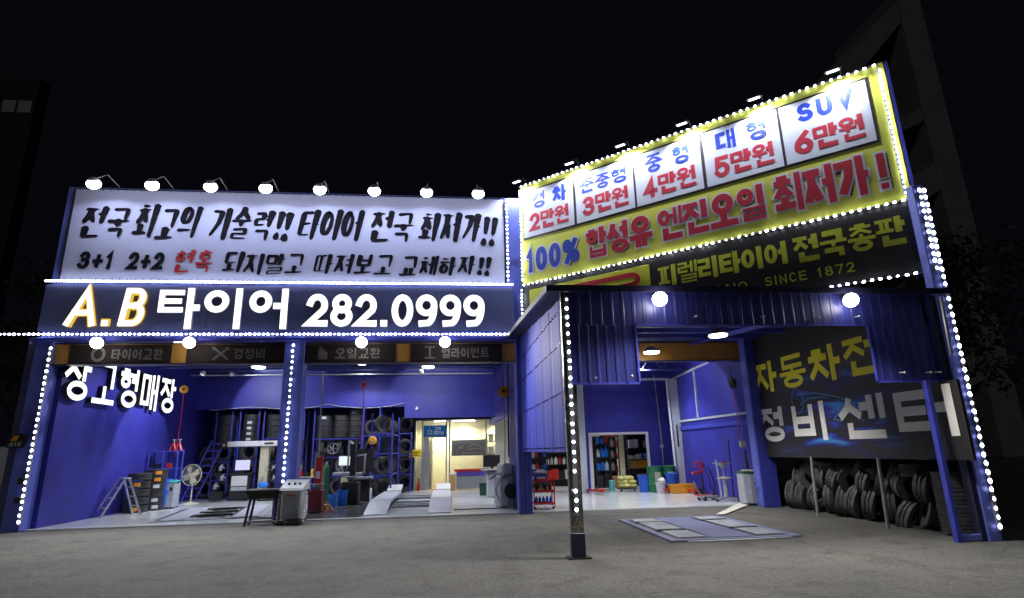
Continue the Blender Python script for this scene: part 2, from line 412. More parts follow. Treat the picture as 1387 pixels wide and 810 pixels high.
# ------------------------------------------------------------------ lettering engine
def arc(cx,cy,rx,ry,a0,a1,n=14): return [(cx+rx*math.cos(R(a0+(a1-a0)*i/n)),cy+ry*math.sin(R(a0+(a1-a0)*i/n))) for i in range(n+1)]
def ell(cx,cy,rx,ry,n=24): return arc(cx,cy,rx,ry,90,450,n)[:-1]
def o_(p): return (p,False)
def c_(p): return (p,True)
CONS={
 'ㄱ':[o_([(0,1),(1,1),(1,.0)])], 'ㄱv':[o_([(0,1),(.95,1),(.8,.5),(.2,0)])],
 'ㄴ':[o_([(0,1),(0,0),(1,0)])],
 'ㄷ':[o_([(1,1),(0,1),(0,0),(1,0)])],
 'ㄸ':[o_([(.42,1),(0,1),(0,0),(.42,0)]),o_([(1,1),(.58,1),(.58,0),(1,0)])],
 'ㄹ':[o_([(0,1),(1,1),(1,.5),(0,.5),(0,0),(1,0)])],
 'ㅁ':[c_([(0,1),(1,1),(1,0),(0,0)])],
 'ㅂ':[o_([(0,1),(0,0),(1,0),(1,1)]),o_([(0,.52),(1,.52)])],
 'ㅅ':[o_([(.5,1),(.42,.55),(0,0)]),o_([(.5,.62),(1,0)])],
 'ㅇ':[c_(ell(.5,.5,.5,.5))],
 'ㅈ':[o_([(0,1),(1,1)]),o_([(.5,1),(.42,.5),(0,0)]),o_([(.5,.55),(1,0)])],
 'ㅊ':[o_([(.3,1.0),(.7,1.0)]),o_([(0,.74),(1,.74)]),o_([(.5,.74),(.42,.4),(0,0)]),o_([(.5,.42),(1,0)])],
 'ㅌ':[o_([(1,1),(0,1),(0,0),(1,0)]),o_([(0,.5),(.9,.5)])],
 'ㅍ':[o_([(0,1),(1,1)]),o_([(0,0),(1,0)]),o_([(.3,1),(.3,0)]),o_([(.7,1),(.7,0)])],
 'ㅎ':[o_([(.32,1.0),(.68,1.0)]),o_([(0,.76),(1,.76)]),c_(ell(.5,.26,.42,.28))],
}
VOW={
 'ㅏ':[o_([(.25,1),(.25,0)]),o_([(.25,.52),(1,.52)])],
 'ㅑ':[o_([(.25,1),(.25,0)]),o_([(.25,.68),(1,.68)]),o_([(.25,.36),(1,.36)])],
 'ㅓ':[o_([(.8,1),(.8,0)]),o_([(-.1,.58),(.8,.58)])],
 'ㅕ':[o_([(.8,1),(.8,0)]),o_([(-.1,.72),(.8,.72)]),o_([(-.1,.42),(.8,.42)])],
 'ㅣ':[o_([(.6,1),(.6,0)])],
 'ㅐ':[o_([(.1,.97),(.1,.03)]),o_([(1,1),(1,0)]),o_([(.1,.52),(1,.52)])],
 'ㅔ':[o_([(.3,.97),(.3,.03)]),o_([(1,1),(1,0)]),o_([(-.25,.56),(.3,.56)])],
 'ㅖ':[o_([(.3,.97),(.3,.03)]),o_([(1,1),(1,0)]),o_([(-.25,.7),(.3,.7)]),o_([(-.25,.4),(.3,.4)])],
 'ㅗ':[o_([(0,0),(1,0)]),o_([(.5,1),(.5,0)])],
 'ㅛ':[o_([(0,0),(1,0)]),o_([(.32,1),(.32,0)]),o_([(.68,1),(.68,0)])],
 'ㅜ':[o_([(0,1),(1,1)]),o_([(.5,1),(.5,0)])],
 'ㅠ':[o_([(0,1),(1,1)]),o_([(.32,1),(.32,0)]),o_([(.68,1),(.68,0)])],
 'ㅡ':[o_([(0,.5),(1,.5)])],
}
LJ='ㄱㄲㄴㄷㄸㄹㅁㅂㅃㅅㅆㅇㅈㅉㅊㅋㅌㅍㅎ'
VJ='ㅏㅐㅑㅒㅓㅔㅕㅖㅗㅘㅙㅚㅛㅜㅝㅞㅟㅠㅡㅢㅣ'
TJ=' ㄱㄲㄳㄴㄵㄶㄷㄹㄺㄻㄼㄽㄾㄿㅀㅁㅂㅄㅅㅆㅇㅈㅊㅋㅌㅍㅎ'
MIX={'ㅘ':('ㅗ','ㅏ'),'ㅚ':('ㅗ','ㅣ'),'ㅝ':('ㅜ','ㅓ'),'ㅟ':('ㅜ','ㅣ'),'ㅢ':('ㅡ','ㅣ')}
def latin(ch):
    D={
 '0':[c_(ell(.5,.5,.5,.5))],
 '1':[o_([(.1,.78),(.6,1),(.6,0)])],
 '2':[o_(arc(.5,.68,.47,.32,165,-35,12)+[(.02,0),(1,0)])],
 '3':[o_(arc(.48,.76,.42,.24,160,-80,10)+[(.35,.53)]),o_([(.35,.53)]+arc(.46,.27,.5,.27,85,-155,12))],
 '4':[o_([(1,.26),(0,.26),(.68,1),(.68,0)])],
 '5':[o_([(.92,1),(.14,1),(.08,.52)]+arc(.46,.32,.5,.32,115,-155,12))],
 '6':[o_([(.78,1),(.3,.72)]+arc(.5,.3,.5,.42,140,185,4)),c_(ell(.5,.3,.5,.3))],
 '7':[o_([(0,1),(1,1),(.35,0)])],
 '8':[c_(ell(.5,.75,.42,.25)),c_(ell(.5,.27,.5,.27))],
 '9':[o_([(.2,0)]+arc(.5,.6,.5,.6,-75,0,6)),c_(ell(.5,.7,.5,.3))],
 '+':[o_([(0,.45),(1,.45)]),o_([(.5,.8),(.5,.1)])],
 '%':[c_(ell(.2,.78,.2,.22,16)),c_(ell(.8,.22,.2,.22,16)),o_([(.15,0),(.85,1)])],
 '!':[o_([(.5,1),(.5,.38)]),o_([(.5,.06),(.5,0)])],
 '.':[o_([(.5,.06),(.5,0)])], ',':[o_([(.5,.06),(.3,-.12)])],
 'A':[o_([(0,0),(.5,1),(1,0)]),o_([(.2,.32),(.8,.32)])],
 'B':[o_([(.6,.54),(0,.54),(0,1),(.55,1)]+arc(.55,.77,.35,.23,90,-90,8)),o_([(0,.54),(0,0),(.6,0)]+arc(.6,.27,.4,.27,-90,90,8))],
 'C':[o_(arc(.52,.5,.52,.5,45,315))], 'E':[o_([(1,1),(0,1),(0,0),(1,0)]),o_([(0,.52),(.85,.52)])],
 'I':[o_([(.5,1),(.5,0)])], 'L':[o_([(0,1),(0,0),(1,0)])],
 'M':[o_([(0,0),(0,1),(.5,.25),(1,1),(1,0)])], 'N':[o_([(0,0),(0,1),(1,0),(1,1)])],
 'O':[c_(ell(.5,.5,.5,.5))], 'P':[o_([(0,0),(0,1),(.6,1)]+arc(.6,.74,.4,.26,90,-90,8)+[(0,.48)])],
 'R':[o_([(0,0),(0,1),(.6,1)]+arc(.6,.74,.4,.26,90,-90,8)+[(0,.48)]),o_([(.5,.48),(1,0)])],
 'S':[o_(arc(.5,.75,.45,.25,35,262,12)+arc(.5,.26,.5,.26,80,-148,12))],
 'U':[o_([(0,1),(0,.35)]+arc(.5,.35,.5,.35,180,360,12)+[(1,1)])],
 'V':[o_([(0,1),(.5,0),(1,1)])],
    }
    return D[ch]
WID={'1':.42,'.':.26,',':.22,'!':.34,' ':.42,'I':.22,'M':.75,'%':.85,'+':.55}
def cwidth(ch):
    if '가'<=ch<='힣': return 1.0
    return WID.get(ch,.62)
DH={'ㄹ':4.7,'ㅎ':4.1,'ㅊ':4.0,'ㅌ':4.3,'ㅂ':3.9,'ㅁ':3.3,'ㅍ':3.4,'ㅈ':3.2,'ㄷ':3.0,'ㄸ':3.2,'ㅇ':2.9,'ㅅ':2.6,'ㅕ':4.6,'ㅖ':4.6,'ㅛ':2.4,'ㅠ':2.4}
DW={'ㄸ':5.0,'ㅍ':4.2,'ㅂ':3.0,'ㅁ':3.0,'ㅇ':2.9,'ㅐ':2.7,'ㅔ':3.4,'ㅖ':3.4,'ㅠ':4,'ㅛ':4}
STY={'low':.12}
def glyph(ch,w,h,t0):
    """strokes of one character in metres, centre lines, inside a w x h cell for a stroke thickness t"""
    out=[]
    t=t0
    def put(strokes,x0,y0,x1,y1,j=None):
        for key,val in list(CONS.items())+list(VOW.items()):
            if val is strokes: j=key[0]; break
        t=min(t0,(y1-y0)*h/DH.get(j,1.9),(x1-x0)*w/DW.get(j,1.6))
        ax,ay,bx,by=x0*w+t/2,y0*h+t/2,x1*w-t/2,y1*h-t/2
        for p,c in strokes: out.append(([(ax+(bx-ax)*x,ay+(by-ay)*y) for x,y in p],c,t))
    if '가'<=ch<='힣':
        n=ord(ch)-0xAC00; L=LJ[n//588]; V=VJ[(n%588)//28]; T=TJ[n%28]
        hasT=T!=' '
        if V in MIX:
            hv,vv=MIX[V]
            Lk='ㄱ' if L=='ㄱ' else L
            if hasT:
                put(CONS[Lk],.03,.60,.62,1); put(VOW[hv],0,.36,.68,.60); put(VOW[vv],.66,.34,1,1); put(CONS[T],.16,0,.97,.30)
            else:
                put(CONS[Lk],.03,.42,.62,1); put(VOW[hv],0,.10,.68,.42); put(VOW[vv],.68,0,1,1)
        elif V in 'ㅗㅛㅜㅠㅡ':
            if hasT:
                put(CONS[L],.12,.58,.88,1)
                yy=(.38,.62) if V!='ㅡ' else (.38,.58)
                put(VOW[V],0,yy[0],1,yy[1]); put(CONS[T],.14,0,.86,.40 if T=='ㅇ' else .34)
            else:
                if V in 'ㅜㅠ': put(CONS[L],.1,.44,.9,1); put(VOW[V],0,0,1,.42)
                elif V=='ㅡ': put(CONS[L],.1,.34,.9,1); put(VOW[V],0,.0,1,.3)
                else: put(CONS[L],.1,.38,.9,1); put(VOW[V],0,0,1,.42)
        else:
            Lk='ㄱv' if (L=='ㄱ') else L
            wide=V in 'ㅐㅔㅖ'
            lx=.50 if wide else (.60 if V in 'ㅏㅑㅣ' else .56)
            vx=.56 if wide else .62
            if hasT:
                put(CONS[Lk],.0,.48,lx,.97); put(VOW[V],vx,.44,1,1); put(CONS[T],.16,0,.95,.43 if T=='ㅇ' else .38)
            else:
                put(CONS[Lk],.0,STY['low'],lx,.95); put(VOW[V],vx,0,1,1)
        return out
    if ch in '.,!':
        for p,c in latin(ch):
            q=[(w*.5+(x-.5)*w*.5,t*.5+(h-t)*y) for x,y in p]
            if len(q)==2 and abs(q[0][1]-q[1][1])<.12*h and ch!=',': q=[(w*.5,t*.02),(w*.5,t*.98)]; out.append((q,'dot',t)); continue
            out.append((q,c,t))
        return out
    for p,c in latin(ch):
        out.append(([(t/2+(w-t)*x,t/2+(h-t)*y) for x,y in p],c,t))
    return out
def ribbon(mb,pts,closed,t,y0,y1,cap=True,slant=0.0,y1s=0,keep=False):
    """extruded constant-width stroke; front at y0 (towards the viewer), back at y1"""
    if closed and closed!='dot' and len(pts)>8 and not keep:
        zs=[q[1] for q in pts]; rr=(max(zs)-min(zs))/2
        t=min(t,rr*1.25)
    P=[Vector((x+slant*z,z)) for x,z in pts]
    P=[P[0]]+[b for a,b in zip(P[:-1],P[1:]) if (b-a).length>1e-4]
    if closed=='dot': closed=False; cap=False
    n=len(P)
    if not closed and cap:
        d=(P[1]-P[0]).normalized(); e=(P[-1]-P[-2]).normalized()
        P[0]=P[0]-d*t/2; P[-1]=P[-1]+e*t/2
    L=[];Rr=[]
    for i in range(n):
        a=P[i]-P[i-1] if (closed or i>0) else P[1]-P[0]
        b=P[(i+1)%n]-P[i] if (closed or i<n-1) else P[-1]-P[-2]
        a=a.normalized(); b=b.normalized()
        na=Vector((-a.y,a.x)); nb=Vector((-b.y,b.x)); m=(na+nb)
        if m.length<1e-3: m=na
        m.normalize(); k=1/max(.42,m.dot(na))
        L.append(P[i]+m*(t/2*k)); Rr.append(P[i]-m*(t/2*k))
    vs=[];
    for i in range(n):
        vs+= [(L[i].x,y0,L[i].y),(Rr[i].x,y0,Rr[i].y),(Rr[i].x,y1,Rr[i].y),(L[i].x,y1,L[i].y)]
    fs=[]
    for i in range(n if closed else n-1):
        j=(i+1)%n
        for k in range(4): fs.append((i*4+k,i*4+(k+1)%4,j*4+(k+1)%4,j*4+k))
    if not closed: fs.append((0,1,2,3)); fs.append(tuple(reversed(range((n-1)*4,n*4))))
    mb.add(vs,fs)
def brushstroke(mb,pts,closed,t,y0,y1,rng):
    """brush stroke: swelling head, dry tapering tail, wobbling edge"""
    P=[Vector(p) for p in pts]
    if closed: P.append(P[0]); P.append(P[1] if len(P)>2 else P[0])
    # resample
    Q=[]
    for i in range(len(P)-1):
        L=(P[i+1]-P[i]).length; k=max(1,int(L/(t*.38)))
        for j in range(k): Q.append(P[i].lerp(P[i+1],j/k))
    Q.append(P[-1])
    if len(Q)<3: Q=[P[0],P[0].lerp(P[-1],.5),P[-1]]
    # soften corners
    for _ in range(2):
        Q=[Q[0]]+[(Q[i-1]+Q[i]*2+Q[i+1])/4 for i in range(1,len(Q)-1)]+[Q[-1]]
    n=len(Q); d=(Q[1]-Q[0]).normalized(); e=(Q[-1]-Q[-2]).normalized()
    Q=[Q[0]-d*t*.45]+Q+[Q[-1]+e*t*.5]; n=len(Q)
    vert=abs(d.y)>abs(d.x); head=rng.uniform(1.3,1.7); tail=rng.uniform(.45,.85) if not vert else rng.uniform(.7,1.05)
    L=[];Rr=[]
    for i in range(n):
        s=i/(n-1)
        a=Q[min(n-1,i+1)]-Q[max(0,i-1)]; a=a.normalized() if a.length>1e-6 else d
        nr=Vector((-a.y,a.x))
        # brush held at an angle: thin for right-up travel, thick for downstrokes
        ang=.60+.62*abs(a.y)
        wd=t*.5*ang*((1-s)*head+s*tail)*(1.0 if 0<i<n-1 else .38)
        L.append(Q[i]+nr*wd*rng.uniform(.95,1.06)); Rr.append(Q[i]-nr*wd*rng.uniform(.93,1.05))
    vs=[]
    for i in range(n): vs+=[(L[i].x,y0,L[i].y),(Rr[i].x,y0,Rr[i].y),(Rr[i].x,y1,Rr[i].y),(L[i].x,y1,L[i].y)]
    fs=[]
    for i in range(n-1):
        for k in range(4): fs.append((i*4+k,i*4+(k+1)%4,(i+1)*4+(k+1)%4,(i+1)*4+k))
    fs.append((0,1,2,3)); fs.append(tuple(reversed(range((n-1)*4,n*4))))
    mb.add(vs,fs)
def write(parent,text,x0,x1,z0,z1,t,m,y=0.0,depth=0.006,gap=.10,slant=0,brush=False,outline=None,name='letter',widths=None,space=None,rise=0,sides=None):
    """lay a line of characters between x0 and x1; each character is a part of its own"""
    ws=[(widths or {}).get(c,cwidth(c)) for c in text]
    if space: ws=[space if c==' ' else a for c,a in zip(text,ws)]
    tot=sum(ws)+gap*(len(text)-1); u=(x1-x0)/tot; h=z1-z0; x=x0
    rng=random.Random(len(text)*31+int(abs(x0)*10))
    for i,(c,a) in enumerate(zip(text,ws)):
        cw=a*u
        if c!=' ':
            g=glyph(c,cw,h,t)
            zz=z0+(rise*(x-x0)/(x1-x0))
            if brush:
                hj=rng.uniform(-.05,.05)*h; sc_=rng.uniform(.93,1.06); sh=.17
                mb=MB()
                for k,(p,cl,tt) in enumerate(g):
                    if cl=='dot': cl=False
                    p=[((px-cw/2)*sc_+cw/2+sh*(pz-h/2)+rng.uniform(-.02,.02)*cw,(pz-h/2)*sc_+h/2+hj+.05*(px-cw/2)+rng.uniform(-.012,.012)*h) for px,pz in p]
                    brushstroke(mb,p,cl,tt,y-depth-k*.0006,y,rng)
                part(name,mb,m,parent,loc=(x,0,zz))
            else:
                if outline:
                    om,ot,oy=outline
                    mb=MB()
                    for k,(p,cl,tt) in enumerate(g):
                        if cl=='dot': p=[(p[0][0],p[0][1]-ot/2),(p[1][0],p[1][1]+ot/2)]
                        ribbon(mb,p,cl,tt+ot,oy-depth-k*.0005,oy,slant=slant)
                    part('letter_outline',mb,om,parent,loc=(x,0,zz))
                mb=MB()
                for k,(p,cl,tt) in enumerate(g): ribbon(mb,p,cl,tt,y-depth-k*.0005,y,slant=slant)
                part(name,mb,m,parent,loc=(x,0,zz))
        x+=cw+gap*u

exec_parts=[]
# ------------------------------------------------------------------ large structure
def wp(name,mb,m,parent,smooth=False,label=None):
    """a part whose mesh is written in world coordinates"""
    o=link(name,mb.mesh(name,m,smooth),parent)
    o.location=-Vector(parent.location) if parent else (0,0,0)
    if label:o['label']=label
    return o

gnd=MB(); gnd.add([(-250,-60,0),(250,-60,0),(250,300,0),(-250,300,0)],[(0,1,2,3)])
struct('ground',gnd,'asphalt')
struct('garage_floor',MB().box(-10.0,1.86,15.7,27.2,0.004,0.03),'epoxy')
struct('service_bay_floor',MB().box(1.87,8.62,15.72,26.4,0.004,0.026),'epoxy')
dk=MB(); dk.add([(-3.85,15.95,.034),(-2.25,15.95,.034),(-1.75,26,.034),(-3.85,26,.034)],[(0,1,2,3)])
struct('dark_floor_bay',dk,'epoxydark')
tp=MB(); tp.add([(6.3,13.75,.030),(6.5,13.70,.030),(8.62,16.2,.030),(8.45,16.6,.030)],[(0,1,2,3)])
tp=struct('painted_line',tp,'tape')

# ---- tyre workshop (left block)
shop=thing('tire_shop','blue tyre workshop with two open bays and an orange girder under the phone number sign','building',(-4,20,0))
wp('side_wall',B(-10.12,-9.9,15.95,27.3,0,5.6),'blue',shop)
wp('back_wall',B(-9.9,2.2,27.2,27.4,0,5.6),'blue',shop)
wp('partition_wall',B(1.9,2.1,16.1,18.4,0,5.6),'blue',shop)
wp('partition_wall',B(1.9,2.1,18.4,27.2,2.75,5.6),'blue',shop)
wp('outer_column',B(-10.42,-10.02,15.55,15.95,0,4.66,.01),'blueledwash',shop)
wp('corner_post',B(-10.62,-10.43,15.6,15.9,0,4.66,.01),'navy',shop)
wp('middle_column',B(-4.31,-3.8,15.55,15.95,0,4.66,.01),'blueledwash',shop)
wp('right_column',B(1.84,2.2,15.55,15.9,0,4.66,.01),'blueledwash',shop)
mb=MB(); mb.box(1.84,2.2,15.535,15.548,0,4.6)
mb=MB()
for x in (1.9,2.02,2.14): mb.box(x-.012,x+.012,15.52,15.549,0,4.6)
wp('column_rib',mb,'bluesteel',shop)
wp('girder',B(-10.02,8.6,15.66,15.86,3.98,4.49,.008),'orange',shop)
wp('girder_flange',B(-10.02,8.6,15.60,15.92,3.955,3.979),'trim',shop)
wp('girder_flange',B(-10.02,8.6,15.60,15.92,4.491,4.52),'trim',shop)
panels=[(-9.63,-7.18),(-6.8,-4.32),(-3.88,-1.42),(-1.03,1.48)]
words=[('타이어교환',-8.62,-7.38),('경정비',-5.62,-4.81),('오일교환',-3.02,-1.83),('얼라이먼트',-.18,1.11)]
for (a,b),(t,x0,x1) in zip(panels,words):
    p=wp('service_panel',B(a,b,15.62,15.659,4.0,4.47,.004),'panel',shop)
    q=bpy.data.objects.new('panel_print',None)
    bpy.data.objects.remove(q)
    hold=p
    # lettering are sub-parts of the panel; written in world coordinates shifted to the parent's frame
    write(hold,t,x0,x1,4.08,4.36,.042,'panelprint',y=15.618,depth=.003,gap=.16)
    ic=MB(); cx=x0-.32
    if t[0]=='타':
        ribbon(ic,[(cx+.0+.14*math.cos(a2*PI/9),4.22+.16*math.sin(a2*PI/9)) for a2 in range(18)],True,.07,15.615,15.618)
    elif t[0]=='경':
        for k,(s1,s2) in enumerate(((-1,1),(1,-1))):
            ribbon(ic,[(cx-.17*s1,4.08),(cx+.17*s1,4.37)],False,.05,15.6145-k*.001,15.618)
            ribbon(ic,[(cx+.17*s1-.05,4.40),(cx+.17*s1-.02,4.33),(cx+.17*s1+.05,4.34)],False,.03,15.612-k*.001,15.614)
    elif t[0]=='오':
        ic.prism([(cx-.12,4.06),(cx+.12,4.06),(cx+.12,4.24),(cx-.02,4.36),(cx-.12,4.33)],15.614,15.618)
        ic.box(cx-.11,cx-.03,15.612,15.6135,4.37,4.41)
    else:
        ribbon(ic,[(cx-.12,4.38),(cx+.12,4.38)],False,.04,15.614,15.618)
        ribbon(ic,[(cx,4.36),(cx,4.08)],False,.05,15.613,15.617)
        ribbon(ic,[(cx-.12,4.08),(cx+.12,4.08)],False,.04,15.612,15.616)
    part('icon',ic,'panelprint',hold)
wp('soffit',B(-10.5,1.83,15.36,15.6,4.54,4.60),'bluesteel',shop)
wp('roof',B(-10.12,2.2,15.95,27.4,5.6,5.75),'ceil',shop)
wp('bulkhead',B(-9.9,1.9,24.0,24.15,3.42,5.1),'blue',shop)
wp('office_lintel',B(-1.75,1.9,23.85,23.99,2.95,3.9),'blue',shop)
wp('upper_facade',B(-10.46,2.12,15.735,16.35,4.67,8.93,.01),'blueledwash',shop)
mb=MB()
for x in (-10.46,): pass
# roof trusses
for yy in (18.0,20.6,23.2):
    tr=MB()
    z0=4.18+.085*(yy-15.7)*1.0; z1=z0+.62
    beam(tr,(-9.9,yy,z0),(1.9,yy,z0),.07); beam(tr,(-9.9,yy,z1),(1.9,yy,z1),.07)
    k=0; x=-9.9
    while x<1.3:
        beam(tr,(x,yy,z0),(x+.6,yy,z1),.035); beam(tr,(x+.6,yy,z1),(x+1.2,yy,z0),.035); x+=1.18
    wp('roof_truss',tr,'truss',shop)
pp=MB(); pp.tube([(-9.7,22.9,4.62),(1.8,22.9,4.60)],.03,8)
wp('conduit',pp,'galv',shop)
# dark mezzanine side wall behind racks
wp('rack_backing',B(-9.9,-1.8,25.9,25.95,0,3.4),'ceil',shop)

# ---- service canopy (right block)
can=thing('service_canopy','blue corrugated canopy with open front, corner post and drop panels beneath the slanted sign','building',(5.3,12.5,0))
def corr(x0,x1,z0,z1,y,pitch,dep,m,name,axis='x',zt=None):
    """trapezoid-ribbed sheet; axis x: sheet in the XZ plane at y; axis y: in the YZ plane at x=y. zt(s) gives a sloping top"""
    n=max(2,int(round((x1-x0)/pitch))); prof=[]
    for i in range(n):
        a=x0+(x1-x0)*i/n; w=(x1-x0)/n
        prof+=[(a,0),(a+.62*w,0),(a+.70*w,dep),(a+.92*w,dep)]
    prof.append((x1,0))
    mb=MB(); vs=[];fs=[]
    for s,d in prof:
        top=zt(s) if zt else z1
        for th in (0,.012):
            for z in (z0,top):
                vs.append((s,y-d+th,z) if axis=='x' else (y-d+th,s,z))
    for i in range(len(prof)-1):
        a=i*4;b=a+4
        fs+=[(a,b,b+1,a+1),(a+2,a+3,b+3,b+2),(a,a+2,b+2,b),(a+1,b+1,b+3,a+3)]
    e=(len(prof)-1)*4
    fs+=[(0,1,3,2),(e,e+2,e+3,e+1)]
    mb.add(vs,fs)
    return wp(name,mb,m,can)
corr(2.0,8.66,3.585,4.17,9.12,.19,.007,'darkmetal','front_sheet')
corr(2.0,3.10,2.62,3.582,9.12,.16,.007,'darkmetal','drop_sheet')
corr(7.33,8.66,2.60,3.582,9.12,.16,.007,'darkmetal','drop_sheet')
topz=lambda y:4.17+(y-9.1)*.075
corr(9.18,15.50,1.55,4.2,1.985,1.05,.018,'sidecor','side_sheet',axis='y',zt=lambda s:topz(s)-.03)
sw=MB()
for z in (1.62,2.55,3.4,4.0):
    for k in range(26):
        y=9.3+k*.24
        if z<topz(y)-.1: sw.box(1.950,1.985,y-.012,y+.012,z-.012,z+.012)
stuff(wp('screw',sw,'blackmetal',can))
tr=MB()
beam(tr,(3.115,9.10,2.6),(3.115,9.10,3.6),.03); beam(tr,(7.315,9.10,2.58),(7.315,9.10,3.6),.03)
beam(tr,(3.1,9.10,3.585),(7.33,9.10,3.585),.03); beam(tr,(2.0,9.10,2.61),(3.13,9.10,2.61),.03); beam(tr,(7.30,9.10,2.59),(8.66,9.10,2.59),.03)
wp('edge_trim',tr,'bluesteel',can)
rf=MB(); rf.add([(1.62,8.98,4.165),(8.95,8.98,4.165),(8.95,15.6,4.66),(1.62,15.6,4.66),(1.62,8.98,4.21),(8.95,8.98,4.21),(8.95,15.6,4.71),(1.62,15.6,4.71)],
  [(0,3,2,1),(4,5,6,7),(0,1,5,4),(1,2,6,5),(2,3,7,6),(3,0,4,7)])
wp('roof',rf,'ceil',can)
gt=MB(); gt.add([(1.60,8.96,4.12),(1.66,8.96,4.12),(1.66,15.6,4.62),(1.60,15.6,4.62),(1.60,8.96,4.225),(1.66,8.96,4.225),(1.66,15.6,4.725),(1.60,15.6,4.725)],
  [(0,3,2,1),(4,5,6,7),(0,1,5,4),(1,2,6,5),(2,3,7,6),(3,0,4,7)])
wp('eave_trim',gt,'trim',can)
wp('front_gutter',B(1.66,8.95,8.93,8.975,4.12,4.225),'trim',can)
for y in (10.2,11.3,12.4,13.5,14.6):
    pu=MB(); pu.box(2.02,8.6,y-.035,y+.035,topz(y)-.16,topz(y)-.045); wp('purlin',pu,'bluesteel',can)
for x in (3.6,6.9):
    ra=MB(); beam(ra,(x,9.2,topz(9.2)-.22),(x,15.5,topz(15.5)-.22),.06,.1); wp('rafter',ra,'bluesteel',can)
# back-right column by the mural and right side posts
wp('corner_column',B(8.3,8.66,15.05,15.5,0,4.5,.01),'blueledwash',can)
wp('corner_column_flange',B(8.2,8.66,14.95,15.03,0,4.5,.004),'bluesteel',can)
# right front column pair
wp('front_right_column',B(8.70,8.93,9.02,9.2,0,6.28,.01),'blueledwash',can)
wp('front_right_web',B(8.60,8.695,9.05,9.2,0,4.1,.004),'trim',can)
wp('inner_post',B(8.14,8.225,9.02,9.12,0,2.6,.006),'bluesteel',can)
wp('bottom_bar',B(8.245,8.60,9.05,9.13,.02,.11,.005),'blueledwash',can)
pp=MB(); pp.tube([(8.66,8.90,4.05),(8.62,8.90,3.02)],.03,8); wp('downpipe',pp,'galv',can,True)
# front post
wp('front_post',B(1.87,2.07,9.14,9.24,.34,4.15,.006),'chrome',can,label='tall square front post wrapped in silver foil')
wp('post_sleeve',B(1.862,2.078,9.12,9.25,.02,.36,.008),'trim',can)
wp('base_plate',B(1.79,2.15,9.07,9.30,.002,.022),'blackmetal',can)
# hooks on the fascia
for (x,z) in ((4.15,3.72),(5.35,3.72),(6.35,3.70),(7.1,3.72),(2.95,2.72),(2.35,2.70),(7.75,2.74),(8.25,2.74),(8.42,2.74)):
    k=MB(); k.tube([(x,9.09,z),(x,8.98,z-.01)],.014,6); k.sphere((x,8.98,z-.01),.022,.02,.022,8,5); wp('hook',k,'galv',can,True)

# ---- service bay (behind the canopy)
bay=thing('service_bay','deep blue service bay with store room doorway and pale framed side wall','building',(5.4,19,0))
# back wall with doorway x 5.48..7.7 z 0..2.1
wp('back_wall',B(4.75,5.46,22.3,22.45,0,4.9),'blue',bay)
wp('back_wall',B(5.46,7.72,22.3,22.45,2.12,4.9),'blue',bay)
wp('back_wall',B(7.72,8.9,22.3,22.45,0,4.9),'blue',bay)
wp('back_wall',B(2.1,4.75,22.3,22.45,3.0,4.9),'blue',bay)
fr=MB(); fr.box(5.40,5.50,22.24,22.298,0.02,2.18); fr.box(7.68,7.78,22.24,22.298,0.02,2.18); fr.box(5.50,7.68,22.24,22.298,2.09,2.18)
wp('door_frame',fr,'white',bay)
wp('side_wall',B(8.7,8.85,15.5,22.3,0,5.0),'blue',bay)
fr=MB()
beam(fr,(8.68,16.0,2.50),(8.68,22.2,2.50),.07); beam(fr,(8.68,16.0,4.42),(8.68,22.2,4.10),.07)
for y in (16.05,19.5,22.15): beam(fr,(8.68,y,2.5),(8.68,y,4.42-(y-16)*.052),.07)
wp('wall_frame',fr,'lgrey',bay)
wp('wall_rail',B(8.64,8.70,15.6,22.2,2.18,2.30),'bluesteel',bay)
wp('roof',B(2.1,8.85,15.95,26.5,4.95,5.05),'ceil',bay)
wp('store_back_wall',B(2.1,9.2,26.3,26.42,0,4.0),'roomwhite',bay)
wp('store_side_wall',B(9.0,9.1,22.45,26.3,0,4.0),'roomwhite',bay)
wp('store_ceiling',B(2.1,9.1,22.45,26.3,3.0,3.06),'roomwhite',bay)
for i,yy in enumerate((17.6,20.2)):
    tr=MB(); z0=4.30+.02*i; z1=4.85
    beam(tr,(2.1,yy,z0),(8.7,yy,z0),.06); beam(tr,(2.1,yy,z1),(8.7,yy,z1),.06)
    x=2.2
    while x<8.2:
        beam(tr,(x,yy,z0),(x+.4,yy,z1),.03); beam(tr,(x+.4,yy,z1),(x+.8,yy,z0),.03); x+=.8
    wp('roof_truss',tr,'truss',bay)
pp=MB(); pp.tube([(8.2,22.2,4.4),(8.28,22.2,2.0),(8.28,22.2,.5)],.022,6); pp.box(8.22,8.34,22.17,22.28,1.55,1.68); wp('conduit',pp,'galv',bay)

# ---- mural wall
mur=thing('mural_board','long black advertising board with yellow and white lettering on the right side of the canopy','sign',(8.46,15.12,0),-PI/2)
mb=MB(); mb.prism([(0,1.27),(6.0,1.27),(6.0,4.12),(0,4.5)],0,.05)
part('board',mb,'mural',mur)
part('board_end',B(6.002,6.38,0,.05,1.27,2.58),'signblack',mur)
write(mur,'문',5.04,5.9,2.93,3.74,.13,'muralyellow',y=-.002,depth=.004)
write(mur,'자동차전',.02,4.86,2.93,3.74,.155,'muralyellow',y=-.002,depth=.004,gap=.14)
for c,a,b in (('정',.02,1.18),('비',1.55,2.95),('센',3.3,4.65),('터',4.92,6.3)):
    write(mur,c,a,b,1.66,2.53,.17,'muraltext',y=-.002,depth=.004)
